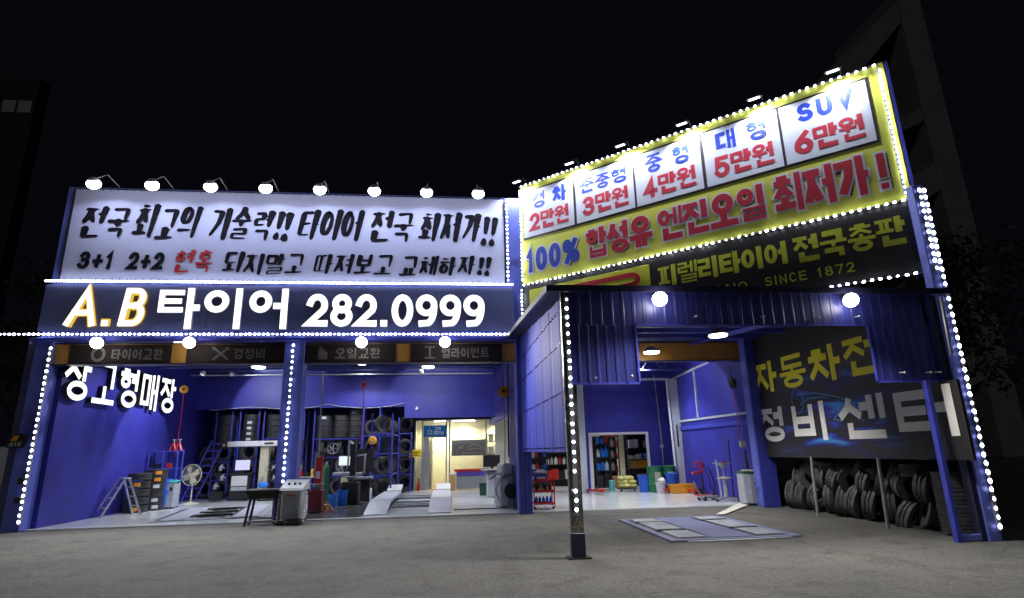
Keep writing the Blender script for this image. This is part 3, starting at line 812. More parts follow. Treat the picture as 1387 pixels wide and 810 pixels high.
# the sketched car line art
ca=MB()
for k,pts in enumerate(([(1.9,2.75),(2.6,2.72),(3.4,2.55),(3.9,2.3),(4.0,2.0)],[(1.95,2.5),(2.3,2.62),(2.9,2.6)],[(3.35,2.5),(3.25,2.2),(3.1,2.1),(3.35,2.05),(3.5,2.3),(3.75,2.45)])):
    ribbon(ca,pts,False,.022,-.0022-k*.0004,-.001)
ribbon(ca,ell(1.85,2.6,.22,.3,18),True,.02,-.0035,-.001)
part('car_sketch',ca,mat('cyan print',(0.06,0.25,0.5),0.5),mur)
wp2=MB(); wp2.box(8.52,8.6,9.2,15.0,4.1,4.2)
wp('side_header',wp2,'trim',can)
for i,(x,y) in enumerate(((8.28,12.85),(8.33,10.78))):
    p=MB(); p.tube([(0,0,0),(.06,.02,1.3)],.032,10)
    single('support_pole',p,'galv',('left' if i==0 else 'right')+' thin grey support pole leaning under the black mural board','pole',(x,y,0),group='poles under the mural',smooth=True)

# ---- facade signs
ban=thing('banner','wide white fabric banner with black brush lettering above the blue phone number sign','banner',(0,15.68,0))
# gently wavy cloth
bm=MB(); nx,nz=60,14; X0,X1,Z0,Z1=-10.22,1.60,6.22,8.84
vs=[];fs=[]
for j in range(nz+1):
    for i in range(nx+1):
        u,v=i/nx,j/nz
        env=abs(math.sin(PI*u))**.4*abs(math.sin(PI*v))**.6
        vs.append((X0+(X1-X0)*u,-.010-.012*env*(1+math.sin(u*23+v*3)*.6+math.sin(v*7+u*9)*.5),Z0+(Z1-Z0)*v))
for j in range(nz):
    for i in range(nx):
        a=j*(nx+1)+i; fs.append((a,a+1,a+nx+2,a+nx+1))
bm.add(vs,fs); part('cloth',bm,'banner',ban,smooth=True)
fr=MB()
fr.box(-10.26,1.64,.0,.03,6.18,6.22); fr.box(-10.26,1.64,.0,.03,8.845,8.885); fr.box(-10.27,-10.225,.0,.03,6.22,8.845); fr.box(1.605,1.65,.0,.03,6.22,8.845)
part('frame',fr,'trim',ban)
lc=MB()
n=60
for i in range(n):
    z=6.3+(8.75-6.3)*(i+.5)/n
    lc.box(-10.29,-10.2,-.045,-.03,z,z+.012)
    x=-10.2+(11.75)*(i+.5)/n
    lc.box(x,x+.012,-.045,-.03,8.80,8.87)
    lc.box(x,x+.012,-.045,-.03,6.19,6.27)
stuff(part('lacing',lc,'blackmetal',ban))
YB=-.036
for t,x0,x1,z0,z1 in (('전국',-9.92,-8.72,7.40,8.32),('최고의',-8.55,-6.9,7.42,8.36),('기술력',-6.6,-4.95,7.42,8.36),('타이어',-4.2,-2.48,7.42,8.36),('전국',-2.22,-1.02,7.42,8.34),('최저가',-.84,.92,7.42,8.36)):
    write(ban,t,x0,x1,z0,z1,.112,'ink',y=YB,depth=.003,gap=.10,brush=True)
write(ban,'!!',-4.86,-4.42,7.44,8.28,.12,'ink',y=YB,depth=.003,gap=.02,brush=True)
write(ban,'!!',.96,1.40,7.44,8.28,.12,'ink',y=YB,depth=.003,gap=.02,brush=True)
write(ban,'3+1',-9.86,-8.98,6.52,7.02,.105,'ink',y=YB,depth=.003,gap=.12,slant=.1)
write(ban,'2+2',-8.62,-7.70,6.52,7.02,.105,'ink',y=YB,depth=.003,gap=.12,slant=.1)
write(ban,'현혹',-7.4,-6.42,6.44,7.10,.072,'redink',y=YB,depth=.003,gap=.14,brush=True)
for t,x0,x1 in (('되지말고',-6.12,-4.0),('따져보고',-3.72,-1.58),('교체하자',-1.36,.75)):
    write(ban,t,x0,x1,6.44,7.04,.078,'ink',y=YB,depth=.003,gap=.12,brush=True)
write(ban,'!!',.82,1.22,6.46,7.0,.09,'ink',y=YB,depth=.003,gap=.02,brush=True)

num=thing('phone_number_sign','long navy shop sign with lit white letters and telephone number below the banner','sign',(0,15.62,0))
xs=[-10.5,-8.45,-6.4,-4.35,-2.3,-.25,1.83]
for a,b in zip(xs[:-1],xs[1:]): part('panel',B(a+.004,b-.004,0,.1,4.83,6.08,.004),'navy',num)
def chan(txt,x0,x1,z0,z1,t,face,side,slant=0,dep=.07,gap=.1,rim=None,widths=None,parent=None):
    """channel letters: dark returns with a lit face"""
    par=parent or num
    write(par,txt,x0,x1,z0,z1,t,side,y=-.0,depth=dep,gap=gap,slant=slant,widths=widths)
    write(par,txt,x0,x1,z0,z1,t-(.008 if side!='lityellow' else .045),face,y=-dep-.004,depth=.004,gap=gap,slant=slant,name='lit_face',widths=widths)
chan('A',-9.86,-9.12,4.95,5.98,.19,'lit','lityellow',slant=.10,rim='lityellow')
chan('.',-9.02,-8.72,4.95,5.98,.20,'lit','lityellow')
chan('B',-8.56,-7.98,4.95,5.98,.19,'lit','lityellow',slant=.10,rim='lityellow')
STY['low']=.40
chan('타이어',-7.62,-4.28,4.87,5.99,.175,'lit','letterside',gap=.10)
STY['low']=.12
chan('282',-3.84,-1.95,4.94,5.85,.18,'lit','letterside',gap=.07)
chan('.',-1.90,-1.62,4.94,5.85,.19,'lit','letterside')
chan('0999',-1.56,1.0,4.94,5.85,.18,'lit','letterside',gap=.07)

wl=thing('wall_letters','row of lit white channel letters high on the blue left inner wall','sign',(-9.895,15.7,0),PI/2)
chan('창고형매장',.12,6.25,3.13,4.32,.15,'lit2','dark',dep=.13,gap=.2,parent=wl)

# ---- slanted price sign
ps=thing('price_sign','tall yellow and black roadside price sign board set diagonally above the canopy','sign',(2.1,15.6,0),R(-42.4))
part('yellow_board',B(0,9.28,.02,.12,6.16,9.26),'signyellow',ps)
part('black_board',B(0,9.42,.03,.12,4.72,6.12),'signblack',ps)
fr=MB()
for s in (.1,1.9,3.7,5.5,7.3,9.1): beam(fr,(s,.32,4.75),(s,.32,9.2),.09); beam(fr,(s,.16,9.0),(s,.9,4.75),.05)
for z in (4.9,6.1,7.6,9.1): beam(fr,(0,.2,z),(9.3,.2,z),.08)
part('support_frame',fr,'bluesteel',ps)
part('side_panel',B(9.30,9.36,.0,.4,6.16,9.24),'bluesteel',ps)
cells=[(.12,1.80),(1.88,3.60),(3.66,5.38),(5.46,7.16),(7.22,8.92)]
txt=[('경차','2만원'),('준중형','3만원'),('중형','4만원'),('대형','5만원'),('SUV','6만원')]
part('cell_border',B(.08,8.97,.008,.019,7.22 if False else 7.5,9.03),'signblack',ps)
for i,((a,b),(t1,t2)) in enumerate(zip(cells,txt)):
    z0=7.56
    pn=part('price_panel',B(a,b,0,.0075,z0,8.98),'signwhite',ps)
    if t1=='준중형': write(pn,t1,a+.14,b-.16,8.38,8.80,.095,'signblue',y=-.001,depth=.003,gap=.06)
    elif t1=='SUV': write(pn,t1,a+.35,b-.26,8.46,8.90,.105,'signblue',y=-.001,depth=.003,gap=.16)
    else:
        write(pn,t1[0],a+.30,a+.76,8.38,8.88,.105,'signblue',y=-.001,depth=.003)
        write(pn,t1[1],a+1.02,a+1.46,8.38,8.88,.105,'signblue',y=-.001,depth=.003)
    write(pn,t2,a+.20,b-.16,7.71,8.25,.112,'signred',y=-.001,depth=.003,gap=.05,widths={t2[0]:.78})
ow=('signwhite',.075,.014)
sh=('signblack',.075,.014)
def big(t,x0,x1,z0,z1,th,m,**k):
    write(ps,t,x0+.03,x1+.03,z0-.03,z1-.03,th+.07,'signblack',y=.017,depth=.002,name='letter_shadow',**k)
    write(ps,t,x0,x1,z0,z1,th,m,y=.004,depth=.004,outline=('signwhite',.085,.012),**k)
big('100%',.16,1.90,6.48,7.18,.145,'signblue',gap=.10)
big('합성유',2.12,3.98,6.48,7.30,.15,'signred',gap=.04)
big('엔진오일',4.16,6.68,6.48,7.30,.15,'signred',gap=.04)
big('최저가',6.86,8.66,6.46,7.34,.16,'signred',gap=.03)
big('!',8.74,9.06,6.48,7.26,.13,'signred')
# lower black part: brand plate and dealer lettering
lg=part('brand_plate',B(.22,3.82,.012,.028,4.95,5.98,.02),'lime',ps)
def ps_rib(mb,pts,closed,t,y): ribbon(mb,pts,closed,t,y-.004,y)
m1=MB(); ps_rib(m1,[(.52,4.98),(.52,5.62),(1.0,5.80),(3.3,5.80)]+arc(3.3,5.67,.2,.13,90,-90,8)+[(.98,5.54)],False,.13,.010)
part('brand_letter',m1,'signred',lg)
write(lg,'IRELLI',1.15,3.55,5.02,5.40,.10,'signred',y=.010,depth=.003,name='brand_letter',gap=.2)
write(ps,'피렐리타이어',4.03,6.95,5.34,5.86,.11,'lime',y=.028,depth=.004,gap=.05)
write(ps,'전국총판',7.08,9.08,5.30,5.88,.125,'lime',y=.028,depth=.004,gap=.04)
write(ps,'MILANO,',4.65,6.18,4.92,5.12,.028,'lime',y=.028,depth=.003,gap=.22)
write(ps,'SINCE 1872',6.42,8.12,4.92,5.12,.028,'lime',y=.028,depth=.003,gap=.24)

# ------------------------------------------------------------------ LED strips
def led_mesh(w,h,d=.02):
    out=[]
    for m_,k in (('led',1),('led',1.06),('led3',1.0),('led2',.86),('led',.94)):
        mb=MB(); mb.sphere((0,0,0),w*k/2,d,h*k/2,8,4)
        out.append(mb.mesh('led_module',m_,True))
    return out
LM_V=led_mesh(.068,.085); LM_H=led_mesh(.080,.056); LM_S=led_mesh(.058,.062); LM_T=led_mesh(.078,.048)
def strip(p,q,n,me,label,joined=False,rotz=0,skip=(),group='lines of LED lights on the signs and columns',base=.05,jit=.0):
    p=Vector(p);q=Vector(q)
    t=thing('led_strip',label,'light strip',tuple(p),0,group)
    mb=MB(); d=q-p; off=Vector((math.sin(rotz)*.022,-math.cos(rotz)*-.022,0))*1
    if d.length>0: beam(mb,Vector((0,0,0))+off,d+off,base,.02 if abs(d.z)<.1*d.length else base)
    part('channel',mb,'ledbase',t)
    if joined:
        jm=MB()
        me=me[0] if not isinstance(me,bpy.types.Mesh) else me
        v=[tuple(x.co) for x in me.vertices]; f=[tuple(x.vertices) for x in me.polygons]
        c,s=math.cos(rotz),math.sin(rotz)
        for i in range(n):
            o=d*((i+.5)/n); jm.add([(x*c-y*s+o.x,x*s+y*c+o.y,z+o.z) for x,y,z in v],f)
        stuff(part('led_module',jm,'led',t,True))
    else:
        for i in range(n):
            if i in skip: continue
            mv=me if isinstance(me,bpy.types.Mesh) else random.choice(me)
            sp_=d.length/n*.05
            o=link('led_module',mv,t,tuple(d*((i+.5)/n)+Vector((random.uniform(-.004,.004),0,random.uniform(-.003,.003)))+d.normalized()*random.uniform(-sp_,sp_)),(random.uniform(-.2,.2),random.uniform(-.2,.2),rotz))
    return t
strip((-10.02,15.50,.16),(-10.02,15.50,4.44),29,LM_V,'vertical row of LEDs up the blue column at the far left end',base=.06)
strip((-4.09,15.50,.9),(-4.09,15.50,4.5),24,LM_S,'vertical row of LEDs on the blue middle column between the two open bays',base=.04)
strip((1.69,15.58,6.24),(1.69,15.58,8.82),20,LM_S,'vertical row of LEDs along the right end of the white banner',base=.04)
strip((-10.48,15.52,6.15),(1.82,15.52,6.16),170,LM_H,'dense horizontal line of LEDs between white banner and navy number sign',joined=True,base=.05)
strip((-14.2,15.50,4.73),(1.83,15.50,4.715),140,LM_H,'long horizontal line of LEDs under the navy number sign',base=.04)
RZ=R(-42.4); ux=Vector((math.cos(RZ),math.sin(RZ),0)); nn=Vector((math.sin(RZ),-math.cos(RZ),0))
def SP(s,z,o=.05): 
    v=Vector((2.1,15.6,0))+ux*s+nn*o; v.z=z; return tuple(v)
strip(SP(.02,9.20),SP(9.2,9.20),58,LM_T,'sloping-looking row of LEDs along the top edge of the yellow price sign',rotz=RZ,base=.03)
strip(SP(.02,6.14),SP(9.22,6.14),62,LM_T,'row of LEDs between the yellow and the black part of the price sign',rotz=RZ,base=.03)
strip(SP(.04,6.24),SP(.04,9.1),24,LM_S,'vertical row of LEDs down the left edge of the yellow price sign',rotz=RZ,base=.03)
strip(SP(.0,4.82),SP(.0,6.05),11,LM_S,'short vertical row of LEDs at the left edge of the black dealer board',rotz=RZ,base=.03)
strip(SP(9.2,6.24),SP(9.2,9.1),26,LM_S,'vertical row of LEDs down the right edge of the yellow price sign',rotz=RZ,base=.03)
strip(SP(7.6,4.66),SP(9.3,4.66),12,LM_T,'short row of LEDs under the right end of the black dealer board',rotz=RZ,base=.03)
strip((8.79,8.98,4.55),(8.79,8.98,6.22),12,LM_V,'short inner row of LEDs at the top of the right corner column',base=.05)
strip((8.89,8.98,.16),(8.89,8.98,6.22),43,LM_V,'tall vertical row of LEDs down the blue right corner column',base=.05)
strip((1.96,9.11,.62),(1.96,9.11,4.08),24,LM_V,'vertical row of LEDs on the foil wrapped front post of the canopy',skip=(3,),base=.07)

# ------------------------------------------------------------------ lamps
def spot(parent,loc,target,power,size,blend,col,rad=.08):
    l=bpy.data.lights.new('lamp_light','SPOT'); l.energy=power*K; l.spot_size=R(size); l.spot_blend=blend; l.color=col; l.shadow_soft_size=rad
    o=bpy.data.objects.new('lamp_light',l); COL.objects.link(o); o.parent=parent
    d=Vector(target)-(Vector(parent.location)+Vector(loc))
    o.location=loc; o.rotation_euler=d.to_track_quat('-Z','Y').to_euler()
    return o
def flood(loc,target,power,label,group,size=130,col=COOL,lens='lens',r=.17,arm=None,blend=.6,ll=None):
    t=thing('floodlight',label,'floodlight',loc,0,group)
    d=(Vector(target)-Vector(loc)).normalized(); q=d.to_track_quat('-Z','Y').to_euler()
    part('housing',MB().lathe([(r*.35,.16),(r*.6,.12),(r*.72,.05),(r*.7,.03)],20),'lgrey',t,True,rot=q)
    mb=MB(); mb.sphere((0,0,-.02),r,r,r*.8,20,12); part('lens',mb,lens,t,True,rot=q)  # lens rounded into a full glowing globe to suggest bloom
    if arm:
        a=MB(); a.tube([tuple(-d*.1)]+arm,.014,6); part('arm',a,'galv',t,True)
    spot(t,tuple(d*(r+.07)),target,power,size,blend,col)
    return t
for i,x in enumerate((-9.14,-7.72,-6.27,-4.87,-3.47,-2.03,-.62,.80)):
    nm=('leftmost','second','third','fourth','fifth','sixth','seventh','rightmost')[i]
    flood((x,14.6,8.52),(x,15.35,7.3),34,f'{nm} of the eight round floodlights on arms above the white banner','floodlights over the banner',size=150,col=(.70,.78,1),arm=[(0,.5,.50),(0,1.1,.42)],r=.165,blend=.25)
for i,(x,nm) in enumerate(((-8.74,'leftmost'),(-6.55,'second'),(-2.27,'third'),(-.09,'rightmost'))):
    flood((x,15.15,4.44),(x,8.5,0),640,f'{nm} of the four floodlights under the navy number sign','floodlights under the number sign',size=150,col=NEUT,lens='lenswarm',arm=[(0,.1,.17)],r=.145)
for i,(x,nm) in enumerate(((3.5,'left'),(6.93,'right'))):
    flood((x,8.90,3.99),(x-.8,4.0,0),720,f'{nm} of the two floodlights on the front edge of the canopy roof','floodlights on the canopy edge',size=165,col=NEUT,lens='lenswarm',arm=[(0,.2,.14)],r=.125)
for i,(s,nm) in enumerate(((.1,'first'),(1.9,'second'),(3.45,'third'),(5.1,'fourth'),(6.8,'fifth'),(8.4,'last'))):
    p=Vector(SP(s,9.27,.30)); tg=Vector(SP(s+.25,6.9,0)); 
    t=thing('sign_lamp',f'{nm} small arm lamp from the left over the top edge of the yellow price sign','lamp',tuple(p),RZ,'arm lamps over the price sign')
    part('housing',B(-.16,.16,-.06,.06,-.02,.035,.01),'blackmetal',t)
    part('lens',B(-.12,.12,-.04,.04,-.03,-.021),'lenssoft',t)
    a=MB(); a.tube([(0,.02,.03),(0.12,.20,.16),(0.12,.42,-.02)],.012,6); part('arm',a,'blackmetal',t)
    l=spot(t,(0,.02,-.06),(0,0,0),190,150,.5,COOL,.05)
    dd=(tg-p); dl=Matrix.Rotation(-RZ,3,'Z')@dd; l.rotation_euler=dl.to_track_quat('-Z','Y').to_euler()
def highbay(loc,power,label,group,col=NEUT,lens='lenswarm',r=.22,size=116,drop=.5):
    t=thing('ceiling_lamp',label,'ceiling lamp',loc,0,group)
    part('housing',MB().lathe([(.05,.16),(r*.6,.12),(r,.03),(r,.0)],20),'lgrey',t,True)
    part('lens',MB().lathe([(r*.97,-.002),(r*.9,-.035),(r*.5,-.05),(1e-4,-.055)],20,caps=False),lens,t,True)
    a=MB(); a.tube([(0,0,.15),(0,0,.15+drop)],.01,6); part('stem',a,'galv',t)
    spot(t,(0,0,-.09),(loc[0],loc[1],0),power,size,.5,col,.15)
highbay((6.28,12.57,4.1),620,'round lit ceiling lamp hanging in front of the orange girder, nearer the mural','round ceiling lamps of the canopy',drop=.15)
highbay((5.55,15.05,4.12),420,'round lit ceiling lamp in front of the left end of the orange girder','round ceiling lamps of the canopy',drop=.25)
highbay((-6.35,20.0,4.5),640,'lit ceiling lamp just visible under the girder over the left open bay','round ceiling lamps of the workshop',size=125,drop=.7,col=(.9,.94,1))
highbay((-.7,20.2,4.5),640,'lit ceiling lamp just visible under the girder over the ramp lift bay','round ceiling lamps of the workshop',drop=.7,col=(.9,.94,1))
for (x,y,nm) in ((-8.0,18.0,'front left'),(-3.3,22.3,'rear middle')):  # extra unseen lamps put in to light the open bays
    highbay((x,y,4.95),450,f'{nm} added unseen ceiling lamp behind the girder, lighting the workshop','round ceiling lamps of the workshop',size=155,drop=.4,col=(.9,.94,1))
for (x,y,nm) in ((4.6,18.2,'left'),(7.0,20.0,'right')):
    highbay((x,y,4.7),560,f'{nm} ceiling lamp hidden behind the girder in the blue service bay','round ceiling lamps of the service bay',drop=.2,col=(.9,.94,1))
for (x,y,nm) in ((3.6,24.2,'left'),(6.9,24.3,'right')):
    highbay((x,y,2.93),200,f'{nm} small flush ceiling lamp in the store room','ceiling lamps of the store room',r=.14,drop=.01)
# wall-washing spots that throw the bright patches onto the blue walls
def wallspot(loc,tg,pw,label,size=60,col=(.85,.9,1)):
    t=thing('spot_lamp',label,'spotlight',loc,0,'spotlights aimed at the blue walls')
    d=(Vector(tg)-Vector(loc)).normalized(); q=d.to_track_quat('-Z','Y').to_euler()
    part('housing',MB().lathe([(.03,.12),(.07,.08),(.09,0)],14),'white',t,True,rot=q)
    part('lens',MB().lathe([(.085,-.003),(1e-4,-.02)],14,caps=False),'lens',t,True,rot=q)
    spot(t,tuple(d*.05),tg,pw,size,.25,col,.05)
wallspot((-8.2,20.2,4.3),(-9.9,20.4,2.0),330,'white spotlight aimed at the left wall beneath the lit letters',72)
wallspot((-7.66,21.39,4.45),(-6.6,24.0,3.3),260,'white tilted spotlight near the roof truss over the left bay',80)
wallspot((-.95,20.4,4.35),(-.1,24.0,3.3),260,'white tilted spotlight near the roof truss over the ramp lift',80)
wallspot((5.6,18.4,4.2),(8.7,18.9,2.5),260,'white spotlight aimed at the framed side wall of the service bay',75)
# ------------------------------------------------------------------ tyres
def tyre_mesh(Rr=.32,W=.2,rim=.2,m='rubber',seg=30,name='tyre'):
    h=W/2; pr=[(rim,-h*.72),(rim+.012,-h*.9),(rim+.06,-h*1.0),(Rr-.045,-h*.98),(Rr-.012,-h*.86),(Rr-.002,-h*.72)]
    for g in (-.42,-.14,.14,.42):
        c=g*W
        pr+=[(Rr,c-.014),(Rr-.016,c-.009),(Rr-.016,c+.009),(Rr,c+.014)]
    pr+=[(Rr-.002,h*.72),(Rr-.012,h*.86),(Rr-.045,h*.98),(rim+.06,h*1.0),(rim+.012,h*.9),(rim,h*.72),(rim-.004,h*.55),(rim+.05,h*.4),(rim+.08,0),(rim+.05,-h*.4),(rim-.004,-h*.55),(rim,-h*.72)]
    mb=MB(); mb.lathe(pr,seg,caps=False)
    # shoulder blocks
    for k in range(seg):
        a=2*PI*(k+.5)/seg; c,s=math.cos(a),math.sin(a)
        for sg in (-1,1):
            r0,r1=Rr-.03,Rr+.002; z0,z1=sg*h*.55,sg*h*.88; w=.020
            vs=[]
            for r,z in ((r0,z0),(r1,z0),(r1,z1),(r0,z1*1.05)):
                for t in (-w,w): vs.append((r*c-t*s,r*s+t*c,z))
            mb.add(vs,[(0,1,3,2),(2,3,5,4),(4,5,7,6),(0,2,4,6),(1,7,5,3)])
    me=mb.mesh(name,m,True)
    return me
TY={'n':tyre_mesh(),'o':tyre_mesh(m='rubberold'),'b':tyre_mesh(.36,.24,.20,'rubberold')}
stick=MB()
for k in range(5):
    a0=-.22+.11*k-.05; a1=a0+.11
    stick.add([(.325*math.cos(a0),.325*math.sin(a0),-.05),(.325*math.cos(a1),.325*math.sin(a1),-.05),(.325*math.cos(a1),.325*math.sin(a1),.05),(.325*math.cos(a0),.325*math.sin(a0),.05)],[(0,1,2,3)])
ST={'o':stick.mesh('sticker','orangesticker'),'w':stick.mesh('sticker','white')}
def tyre(loc,ori,label,group,kind='n',stk=None,sa=-PI/2):
    t=link('tyre',TY[kind],None,loc); tag(t,label,'tyre',group)
    if ori=='face': t.rotation_euler=(PI/2,random.uniform(0,1),0)
    elif ori=='edge': t.rotation_euler=(PI/2,0,PI/2)
    elif ori=='flat': t.rotation_euler=(0,0,sa if stk else 0)
    else: t.rotation_euler=ori
    if stk: link('sticker',ST[stk],t)
    return t
ORD=['bottom','second','third','fourth','fifth','sixth','seventh']
# stacks behind the step ladder
n=5
for k in range(5): tyre((-9.42+random.uniform(-.02,.02),19.55,.14+k*.235),'flat',f'{ORD[k]} black tyre from the floor in the stack right behind the step ladder','tyres stacked by the left wall',stk='o' if k in (0,3) else None,sa=-1.25)
for k in range(6): tyre((-9.28+random.uniform(-.02,.02),20.25,.14+k*.205),'flat',f'{ORD[k]} black tyre from the floor in the far stack between step ladder and blue cabinet','tyres stacked by the left wall',stk=('w','w',None,'w','o','o')[k],sa=-.95)
# blue racks with tyres at the back of the left bay
def rack(x0,x1,y0,y1,z1,shelves,label,posts=.05):
    t=thing('tyre_rack',label,'rack',((x0+x1)/2,y0,0),0,'blue tyre racks along the back'); cx=(x0+x1)/2
    for x in (x0,x1):
        for y in (y0,y1): part('post',B(x-cx-posts/2,x-cx+posts/2,y-y0-posts/2,y-y0+posts/2,.03,z1,.004),'bluesteel',t)
    for z in shelves:
        m=MB(); m.box(x0-cx,x1-cx,-.02,.02,z-.04,z); m.box(x0-cx,x1-cx,y1-y0-.02,y1-y0+.02,z-.04,z)
        if y1-y0>.3: m.box(x0-cx+.02,x0-cx+.05,0,y1-y0,z-.04,z); m.box(x1-cx-.05,x1-cx-.02,0,y1-y0,z-.04,z)
        part('shelf_bar',m,'bluesteel',t)
    return t
G1='tyres on the blue racks of the left bay'
rack(-9.12,-8.52,24.3,24.9,3.38,(.06,.75,1.43,2.14),'leftmost tall blue tyre rack, standing right of the leaning rack ladder')
rack(-8.22,-7.50,24.3,24.9,3.38,(.06,.75,1.43,2.14),'second tall blue tyre rack from the left, behind the alignment cabinet')
for nm,x in (('leftmost blue rack',-8.82),('second blue rack from the left',-7.86)):
    for k,z in enumerate((.39,1.08,1.76)): tyre((x,24.55,z),'face',f'tyre facing out in the {("lowest","middle","upper")[k]} slot of the {nm}',G1)
    for k in range(5): tyre((x,24.6,2.26+k*.215),'flat',f'{ORD[k]} tyre lying flat at the top of the {nm}',G1,stk='w' if k<4 and x>-8 else None,sa=-PI/2)
for k,z in enumerate((.39,1.05,1.70)): tyre((-9.52,24.9,z),'face',f'{("lowest","middle","upper")[k]} tyre half hidden behind the leaning rack ladder',G1)
rack(-7.3,-5.75,24.3,25.0,3.38,(.7,1.4,2.28),'wide blue tyre rack behind the white alignment beam')
for c,x in enumerate((-6.95,-6.22)):
    for k in range(4): tyre((x,24.6,2.40+k*.235),'flat',f'{ORD[k]} flat tyre above the white beam in the {("left","right")[c]} stack',G1,stk='w' if k in(0,3) and c else None,sa=-1.4)
    for k,z in enumerate((.38,1.05,1.75)): tyre((x+.02,24.62,z),('face','edge','edge')[k],f'tyre behind the beige column of the aligner, {("lowest","middle","upper")[k]} row, {("left","right")[c]} side',G1)
rack(-5.35,-3.45,24.3,25.0,3.38,(.75,1.5,2.22),'wide blue tyre rack right of the middle column with flat stacks on top')
for c,x in enumerate((-5.02,-4.32,-3.72)):
    for k in range(4 if c!=2 else 5): tyre((x,24.62,2.36+k*.225),'flat',f'{ORD[k]} flat tyre in the {("left","centre","right")[c]} top stack right of the middle column',G1,stk='w' if (c,k)==(0,3) else None,sa=-1.5)
    for k,z in enumerate((.38,1.1,1.85)): tyre((x-.03,24.6,z),('edge','face','edge')[(k+c)%3],f'{("lowest","middle","upper")[k]} tyre under the {("left","centre","right")[c]} stack right of the middle column',G1)
rack(-3.35,-2.72,23.9,24.6,3.40,(.7,1.5,2.3),'narrow tall blue rack behind the black tyre changer hood')
for k,z in enumerate((.37,1.05,1.85,2.62)): tyre((-3.04,24.3,z),'face',f'{ORD[k]} tyre in the narrow rack behind the black tyre changer hood',G1)
rack(-2.72,-2.0,21.6,24.4,3.0,(.1,.85,1.6,2.3),'deep blue rack by the dark aisle holding tyres seen edge on')
for r,z in enumerate((.42,1.17,2.63)):
    for k in range(5): tyre((-2.34,21.85+k*.5,z),(PI/2,0,.5+random.uniform(-.05,.05)),f'{ORD[k]} tyre from the front on the {("lowest","middle","top")[r]} level of the deep rack by the aisle',G1,kind='o' if r==2 else 'n')
rack(-2.04,-1.52,25.0,25.3,2.43,(.75,1.5,2.40),'low narrow blue ladder rack beside the glass office front')
for k,z in enumerate((.42,1.14,1.85)): tyre((-1.78,25.2,z),'face',f'{("lowest","middle","upper")[k]} tyre in the narrow ladder rack beside the office',G1)
tyre((-1.78,25.15,2.78),(PI/2+.12,0,.2),'single tyre standing on top of the narrow ladder rack beside the office',G1,kind='o')
# the pile under the mural
pr_=random.Random(11)
NUM=['first','second','third','fourth','fifth','sixth','seventh','eighth','ninth','tenth','eleventh','twelfth','thirteenth','fourteenth','fifteenth']
def axis_rot(ax,spin=0):
    return Vector(ax).normalized().to_track_quat('Z','Y').to_euler()
rows=(('bottom',10,14.66,.47,8.95,.34,-.22,0),('middle',9,14.36,.50,9.02,.80,-.35,0),('upper',7,13.80,.54,9.10,1.04,-.5,0),
      ('rear bottom',8,14.7,.60,9.55,.32,.1,0),('rear middle',8,14.4,.60,9.58,.85,.3,0))
for nm,n,y0,st,x,z,dz,_ in rows:
    for k in range(n):
        y=y0-k*st+pr_.uniform(-.04,.04)
        a=R(-66)+pr_.uniform(-.26,.26)
        if nm=='middle' and k%3==1: a-=R(50)
        if nm=='bottom' and k in (4,9): a+=R(30)
        ax=(math.cos(a),math.sin(a),dz+pr_.uniform(-.2,.2))
        word='leaning'
        if (nm,k) in (('upper',1),('upper',4),('upper',6)):
            ax=(pr_.uniform(-.25,.25),pr_.uniform(-.3,.1),1); word='flat lying'
        zz=z+pr_.uniform(-.03,.03)
        if (nm,k)==('bottom',8): zz=.14
        tyre((x+pr_.uniform(-.05,.05),y,zz),axis_rot(ax),f'dusty {word} tyre, {NUM[k]} from the left in the {nm} row of the pile','dusty tyres piled under the mural',kind='b')
for k in range(5): tyre((8.86,9.66,.16+k*.2),'flat',f'{ORD[k]} tyre of the neat stack between the two right corner posts','tyres stacked between the corner posts',kind='n')
struct('tyre_yard_wall',B(9.95,10.05,10.3,15.4,0,4.2),'dark')

# ------------------------------------------------------------------ left bay equipment
t=thing('step_ladder','small aluminium A-frame step ladder standing by the blue wall in front of tyre stacks','ladder',(-9.40,18.72,.03))
for s,yy in ((-1,0),(1,.0)):
    pass
def rail(p,q,w=.035): 
    m=MB(); beam(m,p,q,w,.05); return m
# opens sideways: front flight to the left, rear flight to the right
for y in (-.22,.22):
    part('leg',rail((-.62,y*1.15,0),(-.10,y*.8,1.02)),'alu',t); part('leg',rail((.42,y*1.15,0),(.02,y*.8,1.02)),'alu',t)
for k,f in enumerate((.24,.5,.76)):
    part('step',B(-.62+.52*f-.06,-.62+.52*f+.06,-.25+.06*f,.25-.06*f,1.02*f-.015,1.02*f+.015,.004),'alu',t)
    part('step',B(.42-.40*f-.04,.42-.40*f+.04,-.25+.06*f,.25-.06*f,1.02*f-.012,1.02*f+.012,.004),'alu',t)
part('top_platform',B(-.16,.08,-.2,.2,1.01,1.05,.008),'alu',t)
t.rotation_euler=(0,0,R(50))

